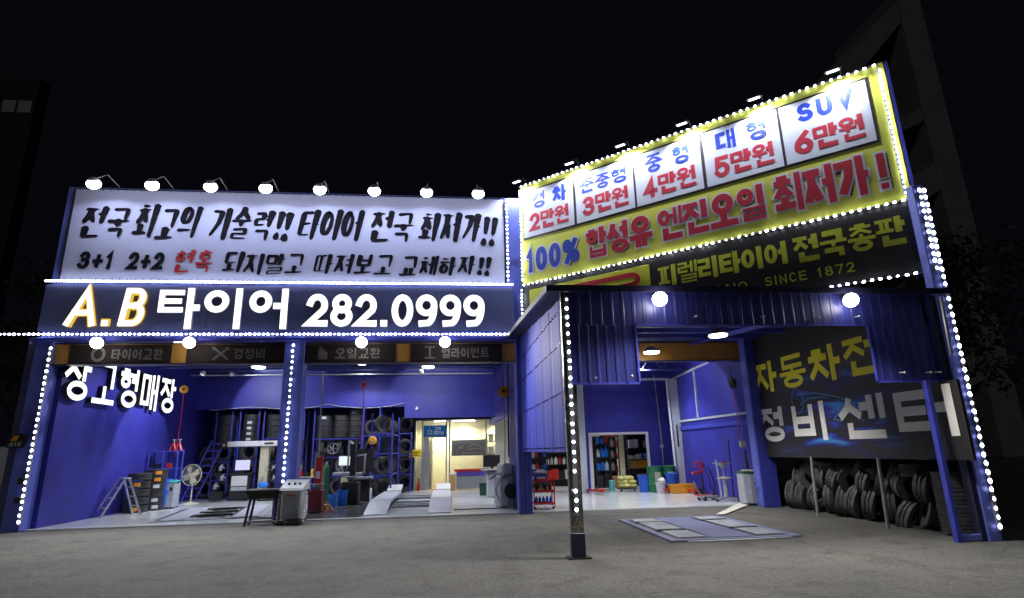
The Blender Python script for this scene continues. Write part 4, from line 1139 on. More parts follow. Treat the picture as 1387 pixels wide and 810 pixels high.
t=thing('blue_shelf','open blue steel shelf against the left wall with red jack stands on top','shelf',(-9.35,20.95,.03))
for x in (-.45,.0,.45):
    for y in (-.2,.2): part('post',B(x-.022,x+.022,y-.02,y+.02,0,1.84),'bluesteel',t)
for z in (.5,1.25,1.8): part('shelf_board',B(-.45,.45,-.2,.2,z-.03,z,.004),'bluesteel',t)
for i,(x) in enumerate((.22,.40)):
    j=thing('jack_stand',('left' if i==0 else 'right')+' red axle stand on top of the open blue shelf','jack stand',(-9.35+x,20.9,1.833),0,'red axle stands on the blue shelf')
    m=MB()
    for a in range(4):
        an=PI/4+a*PI/2; beam(m,(.13*math.cos(an),.13*math.sin(an),0),(.03*math.cos(an),.03*math.sin(an),.22),.025)
    m.box(-.03,.03,-.03,.03,.18,.26); part('base',m,'red',j)
    m=MB(); m.tube([(0,0,.2),(0,0,.36)],.018,8); m.box(-.05,.05,-.02,.02,.35,.38); part('post',m,'galv',j)
for k,(x,m_) in enumerate(((-.3,'dark'),(-.1,'dark'),(.15,'red'))):
    b=B(-.06,.06,-.08,.08,0,.16,.01); single('tool_box',b,m_,f'{("left black","middle black","red")[k]} small case on the middle board of the open blue shelf','case',(-9.35+x,20.9,1.283),group='cases on the blue shelf')
t=thing('storage_cabinet','dark blue floor cabinet beside the far tyre stack','cabinet',(-9.18,20.48,.03))
part('body',B(-.2,.22,-.2,.2,.05,.92,.01),'bluebin',t)
part('door',B(-.18,.20,-.215,-.203,.08,.88,.005),'bluesteel',t)
part('base',B(-.19,.21,-.18,.2,0,.045),'dark',t)
t=thing('coolant_machine','light grey service machine with teal sloped top panel by the blue shelf','machine',(-8.95,20.62,.03))
part('body',MB().prism([(-.17,.06),(.19,.06),(.19,.78),(-.17,.84)],-.2,.25),'lgrey',t)
m=MB(); m.add([(-.18,-.21,.85),(.2,-.21,.79),(.2,.26,.84),(-.18,.26,.9),(-.18,-.21,.87),(.2,-.21,.81),(.2,.26,.86),(-.18,.26,.92)],[(0,3,2,1),(4,5,6,7),(0,1,5,4),(1,2,6,5),(2,3,7,6),(3,0,4,7)])
part('control_panel',m,mat('teal panel',(.05,.35,.34),.4),t)
part('gauge',MB().lathe([(.045,-.214),(.045,-.202)],16,axis='y',c=(0,0,.52)),'sky',t)
part('switch_box',B(.08,.15,-.225,-.202,.55,.66,.004),'dark',t)
for x in (-.12,.14): part('caster',MB().lathe([(.03,-.02),(.03,.02)],12,axis='y',c=(x,-.15,.03)),'dark',t)

t=thing('pedestal_fan','cream pedestal fan with round wire cage on the pale floor of the left bay','fan',(-9.0,22.4,.03),R(-12))
part('base',MB().lathe([(.0001,0),(.27,0),(.27,.02),(.10,.055),(.03,.08)],28,caps=False),'cream',t,True)
m=MB(); m.tube([(0,0,.06),(0,0,.74)],.022,10); m.tube([(0,0,.6),(0,0,.72)],.032,10); part('pole',m,'cream',t,True)
part('motor',MB().lathe([(.02,-.10),(.075,-.06),(.085,.05),(.05,.13)],16,axis='y',c=(0,.0,.98)),'cream',t,True)
m=MB(); 
for yy,rr in ((-.20,.14),(-.215,.07)): m.tube([(rr*math.cos(a*PI/14),yy,.98+rr*math.sin(a*PI/14)) for a in range(28)],.003,4,closed=True)
for rr,yy in ((.365,-.12),(.365,-.09)): m.tube([(rr*math.cos(a*PI/16),yy,.98+rr*math.sin(a*PI/16)) for a in range(32)],.008,5,closed=True)
for k in range(44):
    a=2*PI*k/44; c,s=math.cos(a),math.sin(a)
    m.tube([(.03*c,-.22,.98+.03*s),(.22*c,-.205,.98+.22*s),(.36*c,-.12,.98+.36*s)],.0025,3)
    if k%2==0: m.tube([(.36*c,-.09,.98+.36*s),(.2*c,-.02,.98+.2*s),(.07*c,.0,.98+.07*s)],.0025,3)
part('cage',m,'cream',t)
part('cage_cap',MB().lathe([(1e-4,-.235),(.05,-.23),(.055,-.21)],16,axis='y',c=(0,0,.98),caps=False),'cream',t)
for k in range(4):
    m=MB(); a=k*PI/2+.4; vs=[]
    for i in range(6):
        r=.05+.27*i/5; sp=.20+.28*math.sin(PI*(i+.6)/6.2)
        vs+=[(r*math.cos(a-sp),-.15+.0,.98+r*math.sin(a-sp)),(r*math.cos(a+sp),-.10,.98+r*math.sin(a+sp))]
    m.add(vs,[(2*i,2*i+1,2*i+3,2*i+2) for i in range(5)]); part('blade',m,'cream',t)

t=thing('rack_ladder','tall blue steel ladder leaning against the leftmost tyre rack','ladder',(-9.5,23.7,.03))
for y in (-.05,):
    a,b=(-.36,0,0),(.36,.42,2.2); c,d=(.12,0,0),(.86,.42,2.2)
    part('rail',rail(a,b,.05),'bluesteel',t); part('rail',rail(c,d,.05),'bluesteel',t)
    for k in range(8):
        f=(k+.7)/8.2
        part('rung',rail(tuple(Vector(a).lerp(Vector(b),f)),tuple(Vector(c).lerp(Vector(d),f)),.03),'bluesteel',t)

# in-floor alignment lift
t=thing('floor_lift','sunken scissor lift with pale runway plates and dark gaps in the left bay floor','car lift',(-6.6,18.6,.031),R(11))
part('frame',B(-1.35,1.35,-2.0,2.0,.001,.014,.003),'platelight',t)
for x in (-.86,.86):
    part('runway',B(x-.3,x+.3,-1.9,1.9,.0145,.03,.004),'ramp',t)
    m=MB(); m.box(x-.42,x-.31,-1.7,1.7,.0145,.018); part('gap',m,'dark',t)
part('pit_cover',B(-.35,.35,-1.6,1.7,.0145,.022,.003),'dark',t)
for y in (-1.2,-.2,.9): part('cross_bar',B(-.5,.5,y-.06,y+.06,.024,.07,.01),'blackmetal',t)
m=MB(); m.tube([(-.5,-1.5,.05),(-.1,-.9,.06),(.3,-.2,.05),(.2,.6,.05)],.02,6); part('hose',m,'dark',t,True)

# wheel aligner
t=thing('wheel_aligner','wheel alignment machine with beige column carrying a long white camera beam','machine',(-6.95,23.6,.03))
part('column',B(-.16,.16,-.12,.12,.03,2.02,.012),'beige',t)
part('base',B(-.35,.35,-.25,.25,0,.06,.01),'dark',t)
bm_=part('beam',B(-1.35,1.30,-.24,-.125,1.93,2.13,.02),'white',t)
part('camera_head',B(-1.55,-1.36,-.27,-.10,1.86,2.16,.02),'blackmetal',bm_)
part('camera_eye',MB().lathe([(.045,-.285),(.045,-.271)],14,axis='y',c=(-1.45,0,2.0)),'orangesticker',bm_)
part('camera_head',B(1.305,1.45,-.26,-.10,1.88,2.14,.02),'blackmetal',bm_)
part('name_plate',B(.0,.34,-.248,-.241,2.0,2.07,.003),'dark',bm_)
t=thing('alignment_cabinet','black and white computer cabinet with monitor in front of the second tyre rack','cabinet',(-7.65,23.35,.03))
part('body',B(-.34,.34,-.25,.25,.05,.92,.015),'dark',t)
part('drawer',B(-.28,.28,-.262,-.251,.52,.88,.006),'white',t)
part('drawer',B(-.28,.28,-.262,-.251,.36,.49,.006),'lgrey',t)
part('desk_top',B(-.38,.40,-.30,.28,.921,.97,.01),'dark',t)
mo=part('monitor',B(-.28,.28,-.04,.0,1.06,1.46,.01),'dark',t); part('screen',B(-.26,.26,-.045,-.041,1.08,1.44),'screen',mo)
part('monitor_stand',B(-.05,.05,-.03,.05,.971,1.07,.005),'dark',t)
part('keyboard',B(-.2,.2,-.26,-.12,.971,.99,.003),'dark',t)
for x in (-.3,.3): part('caster',MB().lathe([(.035,-.02),(.035,.02)],12,axis='y',c=(x,-.2,.035)),'dark',t)
t=thing('wheel_clamp_trolley','low dark trolley of wheel clamps next to the alignment cabinet','trolley',(-8.38,23.1,.03))
part('body',B(-.22,.22,-.2,.2,.06,.34,.02),'dark',t)
for k,(x,z) in enumerate(((-.08,.55),(.12,.85),(.05,1.2))):
    m=MB(); beam(m,(x-.09,0,z-.12),(x+.05,0,z+.12),.03); beam(m,(x-.04,0,z+.10),(x+.12,0,z-.05),.03); m.sphere((x,-.05,z),.075,.05,.06,10,6); m.box(x-.05,x+.06,-.1,-.04,z-.12,z-.03,.01); part('wheel_clamp',m,'alu',t)
part('stand',B(-.03,.03,.03,.08,.34,1.3),'blackmetal',t)
t=thing('wheel_clamp_stand','stand hung with silver wheel clamps and a blue cloth right of the alignment cabinet','stand',(-6.55,22.9,.03))
part('post',B(-.04,.04,0,.06,.03,1.25),'blackmetal',t); part('base',B(-.3,.3,-.2,.2,0,.05,.01),'dark',t)
for k,(x,z) in enumerate(((-.22,.75),(.2,.8),(-.1,1.1),(.16,1.15))):
    m=MB(); beam(m,(x-.08,-.05,z-.10),(x+.05,-.05,z+.11),.03); beam(m,(x-.05,-.05,z+.08),(x+.10,-.05,z-.04),.03); m.sphere((x,-.1,z),.05,.04,.05,10,6); part('wheel_clamp',m,'alu',t)
m=MB(); m.sphere((-.15,-.16,.55),.2,.1,.12,12,7); part('cloth',m,'sky',t,True)

# stand and coolant machine at the middle column
t=thing('work_stand','low black folding work stand with padded top beside the grey machine at the middle column','stand',(-4.38,15.18,0))
part('top',B(-.42,.40,-.2,.2,.72,.83,.02),'dark',t)
part('top_edge',B(-.36,.34,-.16,.16,.62,.715,.01),'blackmetal',t)
for x in (-.36,.34):
    for y in (-.16,.16): part('leg',rail((x*1.08,y*1.1,0),(x*.8,y,.64),.03),'blackmetal',t)
for z in (.10,): 
    part('cross_bar',rail((-.38,-.17,z),(.36,-.17,z),.022),'galv',t); part('cross_bar',rail((-.38,.17,z+.04),(.36,.17,z+.04),.022),'galv',t)
t=thing('jerry_bin','narrow dark blue bin between the work stand and the grey hose machine','bin',(-4.06,15.3,0))
part('body',B(-.10,.10,-.16,.16,0,.60,.02),'bluesteel',t)
t=thing('exchange_machine','grey rolling service machine with gauges and coiled hoses at the middle column foot','machine',(-3.70,15.12,0),R(-5))
part('body',B(-.24,.24,-.2,.25,.12,.78,.015),'lgrey',t)
part('front_panel',B(-.19,.19,-.212,-.201,.16,.70,.006),'grey',t)
hd=MB(); hd.add([(-.28,-.25,.785),(.28,-.25,.785),(.28,.27,.785),(-.28,.27,.785),(-.28,-.22,.84),(.28,-.22,.84),(.28,.25,1.02),(-.28,.25,1.02)],[(0,3,2,1),(4,5,6,7),(0,1,5,4),(1,2,6,5),(2,3,7,6),(3,0,4,7)])
hd=part('control_head',hd,'lgrey',t)
for x in (-.12,.02,.14): part('gauge',MB().sphere((x,-.05,.93),.035,.02,.035,12,6),'dark',hd)
part('red_label',B(-.10,.10,-.218,-.213,.66,.69),'red',t)
for s in (-1,1):
    m=MB(); pts=[]
    for k in range(90):
        f=k/89; pts.append((s*(.30+.02*math.sin(f*60)),-.12+.03*math.cos(f*60)-.06*f,.74-.66*f))
    m.tube(pts,.013,5); part('coiled_hose',m,'galv' if s>0 else 'beige',t,True)
m=MB(); pts=[(.1+.2*math.cos(a*.7),-.30+.05*math.sin(a*.7)*1,.04+.004*a) for a in range(36)]; m.tube(pts,.02,6); part('hose_loop',m,'blackmetal',t,True)
for x in (-.18,.18): part('caster',MB().lathe([(.05,-.02),(.05,.02)],14,axis='y',c=(x,-.16,.05)),'dark',t)
part('base',B(-.26,.26,-.24,.27,.07,.118,.01),'dark',t)

# tyre changers
t=thing('tyre_changer','red upright tyre changer with helper arm behind the grey hose machine','machine',(-3.72,17.7,.03))
part('body',B(-.19,.19,-.2,.26,0,.60,.03),mat('dark red enamel',(.16,.012,.012),.4),t)
part('tower',B(-.11,.09,.1,.3,.62,1.55,.02),'red',t)
m=MB(); beam(m,(0,.15,1.5),(0,-.45,1.62),.06); beam(m,(0,-.42,1.62),(0,-.42,1.05),.05); part('arm',m,'grey',t)
part('turntable',MB().lathe([(.06,.62),(.12,.72),(.22,.74),(.22,.77)],20),'grey',t,True)
part('warning_label',B(-.06,.05,.088,.098,.9,1.1),'white',t)
m=MB(); beam(m,(.1,.2,1.35),(.38,.0,1.45),.05); beam(m,(.36,0,1.45),(.36,-.05,.9),.045); part('helper_arm',m,'blackmetal',t)
part('pedal',B(-.15,.15,-.36,-.225,.02,.06,.01),'dark',t)
m=MB(); m.tube([(.18,.25,.3),(.42,.15,.08),(.5,-.1,.03),(.3,-.3,.03)],.018,6); part('hose',m,'redrope',t,True)
t=thing('tyre_changer','dark grey tyre changer with tall black assist arm and dangling parts','machine',(-3.12,19.9,.03))
part('body',B(-.28,.28,-.25,.25,0,.70,.03),'dark',t)
part('tower',B(-.08,.10,.1,.3,.70,2.0,.02),'blackmetal',t)
m=MB(); beam(m,(0,.15,1.9),(-.05,-.4,1.98),.06); beam(m,(-.05,-.4,1.98),(-.05,-.4,1.2),.05); part('arm',m,'lgrey',t)
part('turntable',MB().lathe([(.08,.70),(.14,.82),(.26,.84),(.26,.87)],20),'grey',t,True)
m=MB(); beam(m,(.1,.2,1.5),(.45,.0,1.55),.05); beam(m,(.42,0,1.55),(.42,-.1,.95),.05); part('helper_arm',m,'lgrey',t)
t=thing('wheel_balancer','grey wheel balancer with beige body and a lit white monitor','machine',(-3.66,22.6,.03))
part('body',B(-.2,.42,-.25,.25,0,.82,.03),'beige',t)
part('tray',B(-.5,.55,-.32,.28,.821,.93,.02),'grey',t)
mo=part('monitor',B(-.36,.12,-.03,.01,1.15,1.50,.01),'white',t); part('screen',B(-.33,.09,-.036,-.031,1.18,1.47),mat('pale screen',(.6,.65,.6),.3,emit=(.8,.95,.9),estr=.7),mo)
part('monitor_stand',B(-.16,-.08,-.02,.02,.931,1.155),'dark',t)
m=MB(); m.tube([(.5,-.1,.72),(.95,-.2,.74)],.018,8); part('shaft',m,'alu',t,True)
t=thing('balancer_hood','tall black open balancer hood in front of the narrow blue rack','machine',(-2.92,21.0,.03))
part('hood',MB().prism([(-.30,.95),(.34,.98),(.37,1.72),(-.26,1.74)],-.03,.03),'dark',t)
part('body',B(-.28,.28,0.04,.5,0,.72,.03),'dark',t)
part('cabinet_top',B(-.32,.32,-.05,.52,.721,.80,.01),'grey',t)
part('hood_arm',rail((.1,.1,.8),(.1,.04,1.2),.04),'blackmetal',t)
# silver rims and odds and ends around the changers
def rim(loc,label,r_=.22):
    t=thing('alloy_wheel',label,'alloy wheel',loc,0,'silver rims in the left bay')
    part('barrel',MB().lathe([(r_,-.09),(r_-.015,-.07),(r_-.03,0),(r_-.015,.07),(r_,.09),(r_-.012,.085),(r_-.045,0),(r_-.012,-.085)],22,axis='y',caps=False),'alu',t,True)
    m=MB()
    for k in range(5):
        a=2*PI*k/5; beam(m,(.03*math.cos(a),-.05,.03*math.sin(a)),((r_-.03)*math.cos(a),-.06,(r_-.03)*math.sin(a)),.04,.03)
    part('spokes',m,'alu',t)
    part('hub',MB().lathe([(.05,-.08),(.055,-.04)],12,axis='y'),'grey',t)
rim((-4.55,24.15,1.83),'upper silver alloy rim on the wide rack right of the middle column')
rim((-4.15,24.12,1.12),'lower silver alloy rim on the wide rack right of the middle column')
rim((-5.9,24.12,1.12),'silver alloy rim on the rack right of the beige column')
rim((-6.0,24.12,1.80),'silver alloy rim just under the right half of the white beam')
t=thing('parts_bench','low steel bench of small tools behind the red tyre changer','bench',(-4.75,21.4,.035))
part('top',B(-.55,.55,-.25,.25,.80,.84,.005),'grey',t)
for x in (-.5,.5):
    for y in (-.2,.2): part('leg',B(x-.02,x+.02,y-.02,y+.02,0,.8),'blackmetal',t)
part('lower_board',B(-.5,.5,-.2,.2,.3,.33,.004),'blackmetal',t)
it=0
for x,w_,h_,c_m,nm in ((-.45,.05,.22,'white','white spray can'),(-.3,.05,.2,'red','red spray can'),(-.12,.08,.14,'dark','black tool case'),(.08,.06,.26,'yellow','yellow bottle'),(.25,.07,.12,'sky','blue parts tray'),(.42,.06,.3,'lgrey','grey air canister')):
    m=MB(); m.lathe([(w_,0),(w_,h_*.8),(w_*.5,h_*.9),(w_*.45,h_)],12); single('shop_item',m,c_m,nm+' standing on the low steel bench behind the tyre changer',nm.split()[-1],(-4.75+x,21.4,.876),group='small items on the steel bench',smooth=True)
t=thing('gas_cylinder','dark tall gas cylinder with steel valve beside the low steel bench','gas cylinder',(-4.05,20.6,.035))
part('cylinder',MB().lathe([(.11,0),(.11,1.1),(.08,1.2),(.035,1.25)],18),'dgreen',t,True); part('valve',B(-.03,.03,-.03,.03,1.25,1.33,.006),'alu',t)
for k,(pts,cm,lb) in enumerate((([(-3.4,18.1,.045),(-2.9,18.6,.045),(-2.6,19.4,.045),(-2.9,20.2,.045)],'dark','black air hose curving over the dark floor by the blue bins'),([(-9.0,22.3,.04),(-9.25,21.9,.04),(-9.1,21.3,.1),(-8.8,21.0,.5)],'lgrey','thin pale fan cable running to the grey service machine'),([(-4.5,16.2,.04),(-5.1,16.9,.04),(-5.6,16.6,.04),(-6.3,17.2,.05)],'dark','black cable crossing the pale floor left of the middle column'))):
    m=MB(); m.tube(pts,.014,6); single('floor_hose',m,cm,lb,'hose',smooth=True)
# pole, buckets
m=MB(); m.tube([(0,0,0),(-.05,0,4.1)],.022,8)
single('air_line_pole',m,'galv','thin pale vertical pipe hanging from truss to floor right of the middle column','pipe',(-3.86,18.5,.03),smooth=True)
def bin_(loc,w,d,h,m_,label,cat='bin',group=None,name='plastic_bin',rz=0,taper=.85):
    t=thing(name,label,cat,loc,rz,group)
    a=MB(); z0,z1=0,h; T=.012
    def ring(s,z): return [(-w/2*s,-d/2*s,z),(w/2*s,-d/2*s,z),(w/2*s,d/2*s,z),(-w/2*s,d/2*s,z)]
    o=ring(taper,0)+ring(1,h)+[(x*(1-2*T/w),y*(1-2*T/d),h) for x,y,z in ring(1,h)]+[(x*.93,y*.93,.02) for x,y,z in ring(taper,0)]
    fs=[(3,2,1,0),(12,13,14,15)]
    for lv in (0,4,8):
        for k in range(4): fs.append((lv+k,lv+(k+1)%4,lv+4+(k+1)%4,lv+4+k))
    a.add(o,fs); part('body',a,m_,t)
    r=MB(); 
    for s1,s2 in (((-w/2-.012,-d/2-.012),(w/2+.012,-d/2)),((-w/2-.012,d/2),(w/2+.012,d/2+.012)),((-w/2-.012,-d/2),(-w/2,d/2)),((w/2,-d/2),(w/2+.012,d/2))):
        r.box(s1[0],s2[0],s1[1],s2[1],h-.03,h+.004)
    part('rim',r,m_,t)
    return t
bin_((-3.56,19.35,.035),.26,.26,.34,'sky','smaller front blue plastic bin on the dark floor below the white monitor')
bin_((-3.30,19.62,.035),.30,.26,.46,'sky','taller rear blue plastic bin on the dark floor below the white monitor')
bin_((-3.63,18.35,.035),.26,.22,.13,'yellow','low yellow tray on the dark floor in front of the blue bins','tray',name='parts_tray')
m=MB(); m.lathe([(.035,0),(.035,.42),(.02,.45)],12); single('white_canister',m,'white','slim white canister standing on dark floor beside the deep tyre rack','canister',(-2.56,20.6,.035),smooth=True)

# scissor lift with drive-on ramps
t=thing('scissor_lift','raised pale drive-on scissor lift with two ramps in front of the office','car lift',(-1.05,19,.03))
for sx,nm in ((-.85,0),(.85,1)):
    x0,x1=sx-.30,sx+.30
    m=MB(); m.add([(x0,-2.75,0),(x1,-2.75,0),(x1,-1.35,.24),(x0,-1.35,.24),(x0,-2.75,.02),(x1,-2.75,.02),(x1,-1.35,.275),(x0,-1.35,.275)],[(0,3,2,1),(4,5,6,7),(0,1,5,4),(1,2,6,5),(2,3,7,6),(3,0,4,7)])
    part('ramp',m,'ramp',t)
    part('runway',B(x0,x1,-1.34,2.4,.20,.28,.008),'ramp',t)
    m=MB(); m.add([(x0+.1,2.3,.285),(x1,2.3,.285),(x1,3.0,.44),(x0+.1,3.0,.44),(x0+.1,2.3,.31),(x1,2.3,.31),(x1,3.0,.465),(x0+.1,3.0,.465)],[(0,3,2,1),(4,5,6,7),(0,1,5,4),(1,2,6,5),(2,3,7,6),(3,0,4,7)])
    part('end_flap',m,'white',t)
    m=MB(); beam(m,(sx,-1.1,.02),(sx,1.9,.19),.09); beam(m,(sx,1.9,.02),(sx,-1.1,.19),.07); part('scissor_arm',m,'grey',t)
    part('side_skirt',B(x0+.04,x1-.04,-1.2,2.2,0,.05),'grey',t)
for y in (-1.5,-.9,-.1,.7,1.6):
    part('cross_tube',B(-.54,.54,y-.05,y+.05,.06 if y<0 else .12,.13 if y<0 else .20,.01),('platelight','grey','blackmetal')[int(abs(y*10))%3],t)

# office front
of=thing('waiting_room','glass fronted customer waiting room with cream walls beside the blue tyre racks','room',(0,26,0))
wp('room_wall',B(-1.4,3.9,27.12,27.19,.03,3.0),'roomwall',of)
wp('room_wall',B(-1.46,-1.40,26.05,27.2,.03,3.0),'roomwall',of)
wp('room_ceiling',B(-1.4,3.9,26.05,27.1,2.95,3.0),'roomwhite',of)
wp('room_floor',B(-1.4,3.9,26.05,27.1,.031,.045),'wood',of)
wp('inner_partition',B(-.72,-.66,26.2,27.1,.05,2.3),'roomwhite',of)
fr=MB()
for x in (-1.42,-1.10,-.06,.07,1.68,3.2): fr.box(x-.03,x+.03,25.96,26.04,.03,2.95)
fr.box(-1.42,3.2,25.965,26.035,2.93,2.99); fr.box(-1.10,-.06,25.965,26.035,2.20,2.26); 
wp('frame',fr,'alu',of)
for a,b,z0,z1 in ((-1.39,-1.13,.1,2.93),(-1.07,-.09,2.27,2.92),(.10,1.65,.1,2.92),(1.71,3.17,.1,2.92)):
    wp('window_pane',B(a,b,25.995,26.0,z0,z1),'glass',of)
dr=wp('door',B(-1.06,-.80,25.975,26.015,.05,2.19),'alu',of)
wp('ceiling_glow',B(.2,1.2,26.3,26.5,2.92,2.945),'lenswarm',of)
wp('ceiling_glow',B(-.6,-.1,26.3,26.5,2.92,2.945),'lenswarm',of)
for x in (.7,-.4,2.3):
    spot(of,(x,.5,2.85),(x,26.5,0),200,160,.5,(1,.93,.72),.15)
t=thing('waiting_room_sign','small blue sign with white cup drawing above the waiting room door','sign',(-.56,25.93,2.49))
part('board',B(-.5,.5,0,.03,-.24,.24,.005),'officeblue',t)
write(t,'고객',-.02,.25,.02,.17,.022,'officeprint',y=-.001,depth=.003)
write(t,'대기실',-.05,.38,-.16,-.01,.022,'officeprint',y=-.001,depth=.003)
m=MB(); ribbon(m,[(-.32,.02),(-.30,-.10),(-.16,-.10),(-.14,.02)],True,.02,-.004,-.001); ribbon(m,[(-.36,-.15),(-.10,-.15)],False,.015,-.0045,-.001); ribbon(m,[(-.26,.06),(-.22,.10),(-.26,.15)],False,.012,-.005,-.001); part('cup_print',m,'officeprint',t)
t=thing('warning_sign','small yellow notice on the left frame of the glass office','sign',(-1.40,25.9,1.56))
part('board',B(-.26,.26,0,.02,-.15,.15,.003),mat('lit yellow notice',(.85,.60,.0),.5,emit=(.9,.6,0),estr=.12),t)
m=MB(); m.box(-.2,.2,-.003,-.001,.03,.06); m.box(-.2,.1,-.003,-.001,-.04,-.02); m.box(-.2,.16,-.003,-.001,-.1,-.08); part('small_print',m,'ink',t)
t=thing('car_poster','long black poster with a golden sports car drawing inside the waiting room','poster',(.92,26.08,1.75))
part('board',B(-.76,.76,0,.02,-.34,.34,.003),'signblack',t)
m=MB(); ribbon(m,[(-.05,-.02),(.1,.10),(.35,.12),(.6,.0),(.72,-.10),(.3,-.04),(-.02,-.08)],False,.022,-.004,-.001); ribbon(m,[(-.5,-.1),(-.36,.08),(-.3,.02),(-.22,.10)],False,.016,-.0045,-.001); ribbon(m,[(-.46,.04),(-.22,-.06)],False,.014,-.005,-.001); ribbon(m,[(-.3,-.22),(.6,-.24)],False,.02,-.003,-.001); part('gold_drawing',m,'gold',t)
t=thing('tool_chest','long dark grey workbench chest with red top in front of the office glass','workbench',(.98,25.45,.03))
part('body',B(-.62,.62,-.25,.25,.04,.74,.01),'grey',t)
part('name_band',B(-.62,.62,-.262,-.251,.56,.74,.003),mat('violet band',(.10,.06,.35),.4),t)
write(t,'KOMATECH',-.5,.1,.62,.68,.012,'white',y=-.264,depth=.002) if False else None
part('top',B(-.70,.70,-.30,.3,.745,.84,.015),'red',t)
t=thing('cardboard_box','tan carton standing between the ramp and the red topped chest','box',(.20,25.3,.03))
part('body',B(-.13,.13,-.15,.15,0,.62,.005),'paperboard',t); part('flap',B(-.14,.14,-.16,.16,.621,.68,.003),'white',t)
m=MB(); m.lathe([(.05,0),(.06,.02),(.06,.30),(.03,.36),(.02,.42)],14); t=thing('fire_extinguisher','small red fire extinguisher on the floor left of the office door','extinguisher',(-1.22,25.7,.03))
part('cylinder',m,'red',t,True); part('valve',B(-.03,.05,-.015,.015,.42,.47,.004),'dark',t)
bin_((1.30,22.0,.03),.30,.28,.42,'dgreen','dark green waste bin standing left of the grey balancer')
# dark shelf with pale boxes behind the office glass
t=thing('display_shelf','black shelf with pale boxes seen behind the office glass at right','shelf',(2.55,26.6,.045))
for z in (.9,1.4,1.95,2.25): part('shelf_board',B(-.8,.8,-.15,.2,z-.03,z,.003),'dark',t)
for x in (-.8,0,.8): part('post',B(x-.02,x+.02,-.15,.2,0.001,2.3),'dark',t)
k=-1
for z in (.9,1.4,1.95):
    for x in (-.62,-.30,.1,.38,.64):
        k+=1
        w_=random.uniform(.10,.14); h_=random.uniform(.22,.36)
        single('pale_box',B(-w_,w_,-.1,.1,0,h_,.005),('white','lgrey')[k%2],f'{("leftmost","second","third","fourth","rightmost")[k%5]} pale box on the {("lower","middle","upper")[k//5]} board of the black office shelf','box',(2.55+x,26.6,.045+z+.001),group='pale boxes on the office shelf')
# right-hand machines by the pillar
t=thing('wheel_balancer','grey wheel balancer with black screen and steel tray left of the blue pillar','machine',(1.62,20.9,.03))
part('body',B(-.26,.26,-.22,.22,.04,.80,.02),'lgrey',t)
part('tray',MB().lathe([(.05,.82),(.36,.92),(.38,.96),(.34,.94)],20,c=(-.12,0,0)),'alu',t,True)
part('table',B(-.3,.42,-.28,.26,.80,.86,.01),'grey',t)
mo=part('monitor',B(-.38,.22,.05,.10,1.02,1.42,.01),'dark',t); part('monitor_stand',B(-.1,-.02,.06,.09,.86,1.02),'dark',mo)
m=MB(); m.tube([(.3,-.2,.8),(.36,-.3,.5),(.30,-.35,.2)],.025,6); m.tube([(.2,-.24,.7),(.28,-.34,.4),(.4,-.3,.12)],.02,6); part('hose',m,'grey',t,True)
t=thing('hose_drum','small dark red wheel shaped hose drum on the floor beside the balancer','drum',(1.62,19.0,.15))
part('drum',MB().lathe([(.13,-.06),(.13,.06)],18,axis='y'),'red',t); part('hub',MB().lathe([(.05,-.08),(.05,-.06)],12,axis='y'),'dark',t)
t=thing('tyre_machine','tall battered grey workshop machine standing against the blue pillar','machine',(1.63,17.35,.03),R(8))
part('body',B(-.20,.20,-.45,.45,.03,.86,.03),'grey',t)
part('front_plate',B(-.16,-.02,-.465,-.451,.08,.78,.005),'lgrey',t)
part('wheel_disc',MB().lathe([(.04,-.50),(.20,-.49),(.21,-.46)],20,axis='y',c=(.10,0,.46)),'dark',t)
part('upper_hood',B(-.12,.22,-.30,.40,.861,1.20,.06),'lgrey',t)
m=MB(); beam(m,(-.25,-.3,.9),(-.6,-.2,.98),.05); beam(m,(-.2,-.3,.95),(-.5,-.4,.8),.04); m.tube([(-.2,-.4,.8),(-.38,-.5,.5),(-.25,-.5,.2)],.03,6); part('arm',m,'lgrey',t)
m=MB(); m.tube([(-1.5,-.2,.01),(-.8,-.3,.012),(-.3,-.4,.012),(.0,-.45,.02)],.012,5); part('cable',m,'dark',t,True)

# hose reels hanging from the trusses
def reel(loc,m_,hose,label,axis='y',drop=2.4,r=.17):
    t=thing('hose_reel',label,'hose reel',loc)
    part('drum',MB().lathe([(r*.9,-.06),(r,-.05),(r,-.03),(r*.6,-.02),(r*.6,.02),(r,.03),(r,.05),(r*.9,.06)],18,axis=axis),m_,t,True)
    part('hub',MB().lathe([(.05,-.075),(.05,.075)],10,axis=axis),'dark',t)
    b=MB(); b.tube([(0,0,r*.9),(0,0,r+.35)],.012,5); part('bracket',b,'blackmetal',t)
    h=MB(); h.tube([(.0,0,-r*.8),(.02,0,-drop*.5),(-.01,0,-drop)],.012,6); part('hose',h,hose,t,True)
    return t
reel((1.68,17.5,3.33),'tub','purplehose','orange hose reel with purple hose hanging left of the blue pillar',drop=2.5,r=.18)
m=MB(); m.tube([(0,0,0),(.02,0,2.9)],.025,8); single('hanging_hose',m,'dark','thick black hose hanging to the right of the orange hose reel','hose',(1.83,17.8,1.4),smooth=True)
reel((-2.92,20.5,3.92),'redrope','redrope','small red hose reel hanging above the black balancer hood',axis='x',drop=1.9,r=.13)
reel((-9.5,22.0,4.0),'tub','redrope','small orange hose reel at the far left end of the truss',drop=2.3,r=.14)
reel((8.42,16.3,3.38),'dark','redrope','black hose reel with coiled red hose on the framed side wall',axis='x',drop=1.6,r=.16)
t=thing('work_light','round orange reel lamp clamped on the deep blue tyre rack','lamp',(-2.68,21.5,2.05))
